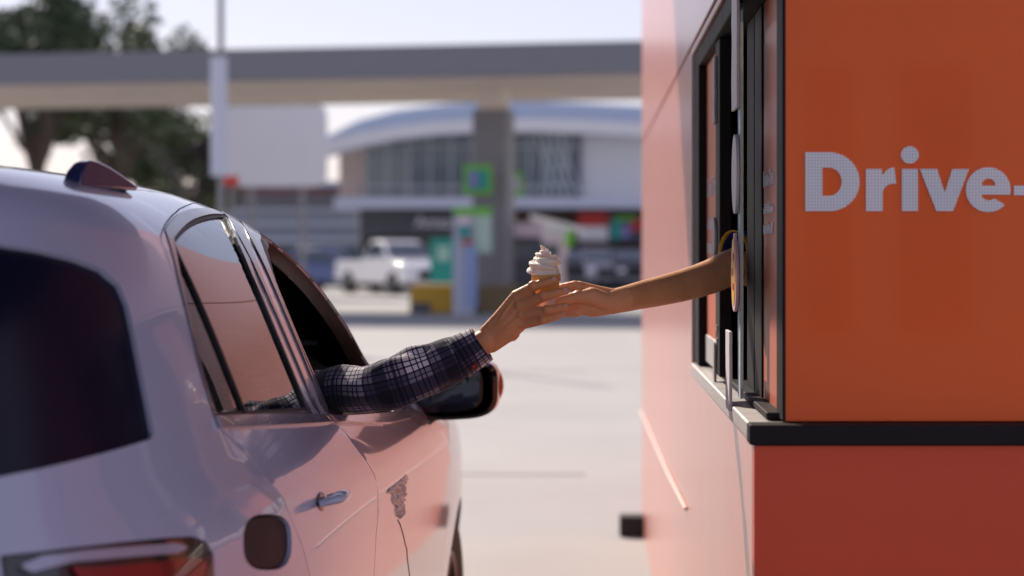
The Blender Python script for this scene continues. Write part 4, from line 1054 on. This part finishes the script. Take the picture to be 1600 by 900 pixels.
pump(756, 45.4, 'blue and grey fuel pump between the price tower and the pillar', m_bluep, m_teal)
pump(822, 45.6, 'dark fuel pump right of the pillar with pale head', m_char, m_pink)
pump(858, 47.5, 'white fuel pump partly hidden behind the ice cream', m_pink, m_wht)
KO = thing('pay_booth', (P(870, 0, 52).x, 52, 0), 'small white pay booth with a slanted roof behind the ice cream', 'booth')
b = MB(); bx(b, 835, 885, 352, 470, 52, 2.2, .001); b.build('booth_wall', m_pink, KO)
a, c_ = P(828, 334, 51.6), P(912, 356, 51.6)
MB().prism([(a.x, a.z), (c_.x, c_.z), (c_.x, c_.z-.14), (a.x, a.z-.14)], 'y', 51.5, 54.4).build('booth_roof', m_wht, KO)
b = MB(); bx(b, 873, 896, 356, 384, 51.9, .08); b.build('green_panel', m_grn, KO)
b = MB(); bx(b, 842, 866, 368, 400, 51.93, .05); b.build('booth_window', m_glz, KO)
# left: low buildings, board, pole, cables, trees
LB = thing('low_building', (P(440, 0, 82).x, 82, 0), 'low grey shop row with a brown roof edge left of the station shop', 'building')
b = MB(); bx(b, 250, 562, 308, 450, 82, 9); b.build('wall', mat('grey blue render', (.30, .34, .42), .7), LB)
b = MB(); bx(b, 240, 535, 290, 307, 80.8, 10.5); b.build('roof', mat('brown roof edge', (.16, .10, .11), .7), LB)
b = MB()
for y in (325, 345, 372): bx(b, 250, 560, y, y+7, 81.7, .3)
b.build('canopy_strip', m_wgrey, LB)
b = MB()
for x in range(262, 550, 34): bx(b, x, x+26, 385, 440, 81.9, .1)
b.build('shutter', m_glz, LB)
HB = thing('far_building', (P(380, 0, 105).x, 105, 0), 'pale blue far roofline above the low shop row', 'building')
b = MB(); bx(b, 330, 600, 283, 440, 105, 8); b.build('wall', m_roofb, HB)
SB = thing('blank_billboard', (P(430, 0, 60).x, 60, 0), 'large blank white billboard with rounded corners under the canopy at left', 'billboard')
q = [P(x, y, 60) for x, y in rrect(428, 226, 82, 65, .22, 40)]
MB().prism([(v.x, v.z) for v in q], 'y', 60, 60.3).build('board', m_wht, SB)
for x in (390, 470):
    v = P(x, 290, 60); MB().tube([(v.x, 60.4, 0), (v.x, 60.4, 4.5)], .09, 10).build('post', m_pill, SB, smooth=True)
PO = thing('utility_pole', (P(345, 0, 30).x, 30, 0), 'tall thin utility pole with a wider sleeve standing before the canopy at left', 'pole')
v = P(345, 0, 30).x
MB().tube([(v, 30, 0), (v, 30, 9)], .05, 12).build('pole_shaft', m_pill, PO, smooth=True)
MB().tube([(v-.03, 30, 2.6), (v-.03, 30, 4.45)], .13, 12).build('pole_sleeve', m_wgrey, PO, smooth=True)
b = MB()
for k in range(5):
    a, c_ = P(345, 205+k*12, 30), P(225+k*8, 225+k*9, 31.5)
    b.tube([a.lerp(c_, u/12)+Vector((0, 0, -.25*math.sin(math.pi*u/12)*(1+k*.3))) for u in range(13)], .03, 5)
b.ball(P(312, 232, 30.3), (.12, .1, .13)).ball(P(325, 250, 30.2), (.1, .1, .08))
b.build('cable', m_blk, PO, smooth=True)
RT = thing('red_sign', tuple(P(357, 300, 34)*1), 'small red sign just above the white car roof at left', 'sign')
RT.location.z = 0
b = MB(); bx(b, 346, 372, 275, 290, 34, .06); b.build('sign_plate', m_red, RT)
v = P(360, 290, 34); MB().tube([(v.x, 34.12, 0), (v.x, 34.12, v.z+.1)], .035, 8).build('post', m_pill, RT)
# trees
m_leaf = mat('leaf', (.055, .085, .045), .6, var=.45, scale=1.2); m_leaf2 = mat('pale leaf', (.09, .12, .06), .6, var=.4, scale=1.5); m_bark = mat('bark', (.10, .075, .06), .9, bump=.5)
def tree(x, y, h_, r_, label, ml, nl=9000, seed=1, cz=.66):
    rg_ = np.random.RandomState(seed); t = thing('broadleaf_tree', (x, y, 0), label, 'tree', 'trees behind the canopy')
    tr = MB(); tops = []
    tr.tube([(0, 0, 0), (.1, .05, h_*.25), (-.05, 0, h_*.5)], [h_*.028, h_*.022, h_*.015], 10)
    for k in range(13):
        a = rg_.uniform(0, 6.28); e = rg_.uniform(.2, 1); rr_ = r_*rg_.uniform(.45, .95)
        p = Vector((math.cos(a)*rr_*(1-e*.4), math.sin(a)*rr_*(1-e*.4), h_*(cz-.2+e*.42))); tops.append(p)
        tr.tube([(-.03, 0, h_*rg_.uniform(.28, .48)), p*.55+Vector((0, 0, h_*.2)), p], [h_*.010, h_*.006, h_*.002], 6)
    tr.build('trunk', m_bark, t, smooth=True, local=True)
    cl = [tops[rg_.randint(13)]+Vector(rg_.normal(0, 1, 3))*r_*.2 for _ in range(60)]
    sz = r_*rg_.uniform(.10, .27, 60); idx = rg_.randint(0, 60, nl)
    d = rg_.normal(0, 1, (nl, 3)); d /= np.linalg.norm(d, axis=1)[:, None]
    c_ = np.array([tuple(cl[i]) for i in idx])+d*(sz[idx]*rg_.uniform(.5, 1.1, nl))[:, None]
    u = rg_.normal(0, 1, (nl, 3)); u /= np.linalg.norm(u, axis=1)[:, None]; v_ = np.cross(u, d+rg_.normal(0, .5, (nl, 3))); v_ /= np.linalg.norm(v_, axis=1)[:, None]
    s = rg_.uniform(.10, .2, nl)[:, None]
    V = np.stack([c_-u*s, c_+v_*s*.5, c_+u*s, c_-v_*s*.5], 1).reshape(-1, 3)
    me = bpy.data.meshes.new('crown'); me.from_pydata(V.tolist(), [], [tuple(range(4*i, 4*i+4)) for i in range(nl)]); me.materials.append(ml)
    o = bpy.data.objects.new('crown', me); COL.objects.link(o); o.parent = t
tree(P(60, 0, 58).x, 58, 9.8, 3.4, 'large dark tree rising over the canopy at the far left edge', m_leaf, seed=3)
tree(P(185, 0, 62).x, 62, 9.6, 2.9, 'dark tree rising over the canopy, second from the left edge', m_leaf2, seed=5)
tree(P(285, 0, 70).x, 70, 6.2, 2.4, 'low tree under the canopy edge left of the pole', m_leaf2, seed=8)
# ---- vehicles
m_glint = mat('polished chrome', (.8, .8, .82), .12, metal=1, var=.01)
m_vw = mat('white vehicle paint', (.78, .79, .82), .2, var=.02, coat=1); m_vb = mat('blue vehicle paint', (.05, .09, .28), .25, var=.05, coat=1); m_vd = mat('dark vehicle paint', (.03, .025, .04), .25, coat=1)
m_vs = mat('silver vehicle paint', (.38, .38, .42), .25, coat=1); m_vg = mat('vehicle glass', (.03, .05, .08), .05, coat=1); m_lamp = mat('headlamp', (.8, .8, .85), .08, metal=.7)
def vehicle(name, x, y, rz, label, paint, kind, grp=None, cat='car'):
    t = thing(name, (x, y, 0), label, cat, grp, rz=rz)      # local: nose towards -y
    L_, w2 = (5.3, .93) if kind == 'pickup' else (4.4, .87)
    k = L_/5.3
    if kind == 'pickup':
        lo = [(-2.6, .45), (-2.62, .75), (-2.55, 1.0), (-2.3, 1.08), (-1.25, 1.16), (.65, 1.16), (.68, 1.13), (2.62, 1.13), (2.66, .5), (2.2, .42), (-2.2, .38)]
        cab = [(-1.30, 1.15), (-.62, 1.72), (-.3, 1.79), (.35, 1.78), (.62, 1.15)]
    else:
        lo = [(-2.15, .4), (-2.2, .65), (-2.1, .86), (-1.2, 1.0), (1.7, 1.02), (2.12, .95), (2.18, .5), (1.9, .35), (-1.8, .32)]
        cab = [(-1.25, .99), (-.5, 1.50), (-.1, 1.56), (1.0, 1.54), (1.85, 1.0)]
    def solid(prof, w_, top_in, z0, z1):
        mb = MB(); n = len(prof); vs = []
        for s in (-1, 1):
            for (yy, zz_) in prof: vs.append((s*(w_-top_in*max(0, (zz_-z0)/(z1-z0))), yy, zz_))
        return mb.add(vs, [tuple(range(n)), tuple(range(2*n-1, n-1, -1))]+[(i, i+n, (i+1) % n+n, (i+1) % n) for i in range(n)])
    bd = solid(lo, w2, .05, .3, 1.2).build('body', paint, t, bevel=.06, local=True)
    solid(cab, w2-.06, .17, 1.1, 1.8).build('cabin', paint, t, bevel=.05, local=True)
    zb_, zt_ = (1.2, 1.68) if kind == 'pickup' else (1.05, 1.46)
    cy = sum(p[0] for p in cab)/len(cab)
    def xa(z): return w2-.06-.17*(z-1.1)/.7
    for s in (-1, 1):
        y0, y1, y2, y3 = cab[0][0]+.25, cab[1][0]+.12, cab[3][0]-.05, cab[4][0]-.22
        MB().add([(s*(xa(zb_)+.012), y0, zb_), (s*(xa(zb_)+.012), y3, zb_), (s*(xa(zt_)+.012), y2, zt_), (s*(xa(zt_)+.012), y1, zt_),
                  (s*(xa(zb_)-.02), y0, zb_), (s*(xa(zb_)-.02), y3, zb_), (s*(xa(zt_)-.02), y2, zt_), (s*(xa(zt_)-.02), y1, zt_)],
                 [(0, 1, 2, 3), (7, 6, 5, 4), (0, 4, 5, 1), (1, 5, 6, 2), (2, 6, 7, 3), (3, 7, 4, 0)]).build('side_window', m_vg, t, local=True)
        MB().box(s*w2-.03, s*w2+.2*s if s > 0 else s*w2+.03, -1, -1, 1, 1) if False else None
        MB().ball((s*(w2+.1), cab[0][0]+.35, zb_+.02), (.11, .06, .09)).build('wing_mirror', m_glint if kind == 'pickup' else paint, t, smooth=True, local=True)
        MB().ball((s*(w2-.24), lo[1][0]+.06, lo[1][1]+.08), (.19, .10, .09)).build('headlight', m_lamp, t, smooth=True, local=True)
    a, c_ = Vector((0, cab[0][0], cab[0][1])), Vector((0, cab[1][0], cab[1][1])); d = c_-a; nn = Vector((0, -d.z, d.y)).normalized()
    if nn.z < 0: nn = -nn
    p0, p1 = a+d*.12, a+d*.92
    vs = [Vector((s*(xa(p.z)-.07), p.y, p.z))+nn*o_ for o_ in (.035, -.01) for s, p in ((-1, p0), (1, p0), (1, p1), (-1, p1))]
    MB().add(vs, [(0, 1, 2, 3), (7, 6, 5, 4), (0, 4, 5, 1), (1, 5, 6, 2), (2, 6, 7, 3), (3, 7, 4, 0)]).build('windscreen', m_vg, t, local=True)
    MB().box(-.45, .45, lo[1][0]-.02, lo[1][0]+.1, .52, .82).build('grille', m_blk, t, bevel=.02, local=True)
    MB().box(-w2+.05, w2-.05, lo[1][0]-.06, lo[1][0]+.2, .34, .5).build('bumper', m_fasc if kind != 'pickup' else m_vs, t, bevel=.04, local=True)
    for s in (-1, 1):
        for yy in ((-1.65, 1.6) if kind == 'pickup' else (-1.35, 1.25)):
            r_ = .38 if kind == 'pickup' else .32
            wh = MB().lathe([(0, -.13), (r_-.03, -.13), (r_, -.09), (r_, .09), (r_-.03, .13), (0, .13)], (s*(w2-.09), yy, r_), 28, 'x').build('wheel', m_tyre, t, smooth=40, local=True)
            MB().lathe([(0, .0), (r_*.62, .0), (r_*.62, -.28), (0, -.28)] , (s*(w2-.09)+.14, yy, r_), 20, 'x').build('rim', m_rim, wh, local=True)
    return t
vp = P(610, 393, 63)
vehicle('pickup_truck', vp.x, 64.2, R(33), 'white pickup truck facing the forecourt in full sun left of the kiosk', m_vw, 'pickup', cat='pickup truck')
vehicle('parked_car', P(513, 393, 68).x, 69, R(60), 'blue car parked behind the white pickup', m_vb, 'car')
for px, mm, la in ((893, m_vd, 'dark parked car nearest the pillar before the brown shop'), (938, m_vs, 'silver parked car, middle of the three before the brown shop'), (985, m_vd, 'dark parked car beside the coral wall edge before the brown shop')):
    vehicle('parked_car', P(px, 393, 70).x, 71.5, R(8), la, mm, 'car', 'cars parked before the brown shop')
# street lamp
ST = thing('street_lamp', (P(815, 0, 58).x, 58, 0), 'thin lamp post with a pale globe right of the grey pillar', 'street lamp')
v = P(815, 372, 58); MB().tube([(v.x, 58, 0), (v.x, 58, v.z)], .05, 10).build('post', m_pill, ST, smooth=True)
MB().ball((v.x, 58, v.z+.1), .2).build('globe', mat('cream globe', (.75, .65, .42), .4), ST, smooth=True)
# the side of the street behind the viewer (seen only in reflections)
BB = thing('opposite_building', (-3, -24, 0), 'pale shop building across the street behind the viewer', 'building')
MB().box(-16, 10, -34, -24, 0, 6).build('wall', mat('tan render', (.42, .36, .30), .8, var=.2, scale=.6), BB)
b = MB()
for x, w_ in ((-14, 3), (-9, 3), (-4, 2.5), (.2, 2.2), (3.5, .7), (5.0, 1.1), (7.4, 2)): b.box(x, x+w_, -23.99, -23.9, .2, 4.4)
b.build('window', m_glz, BB)
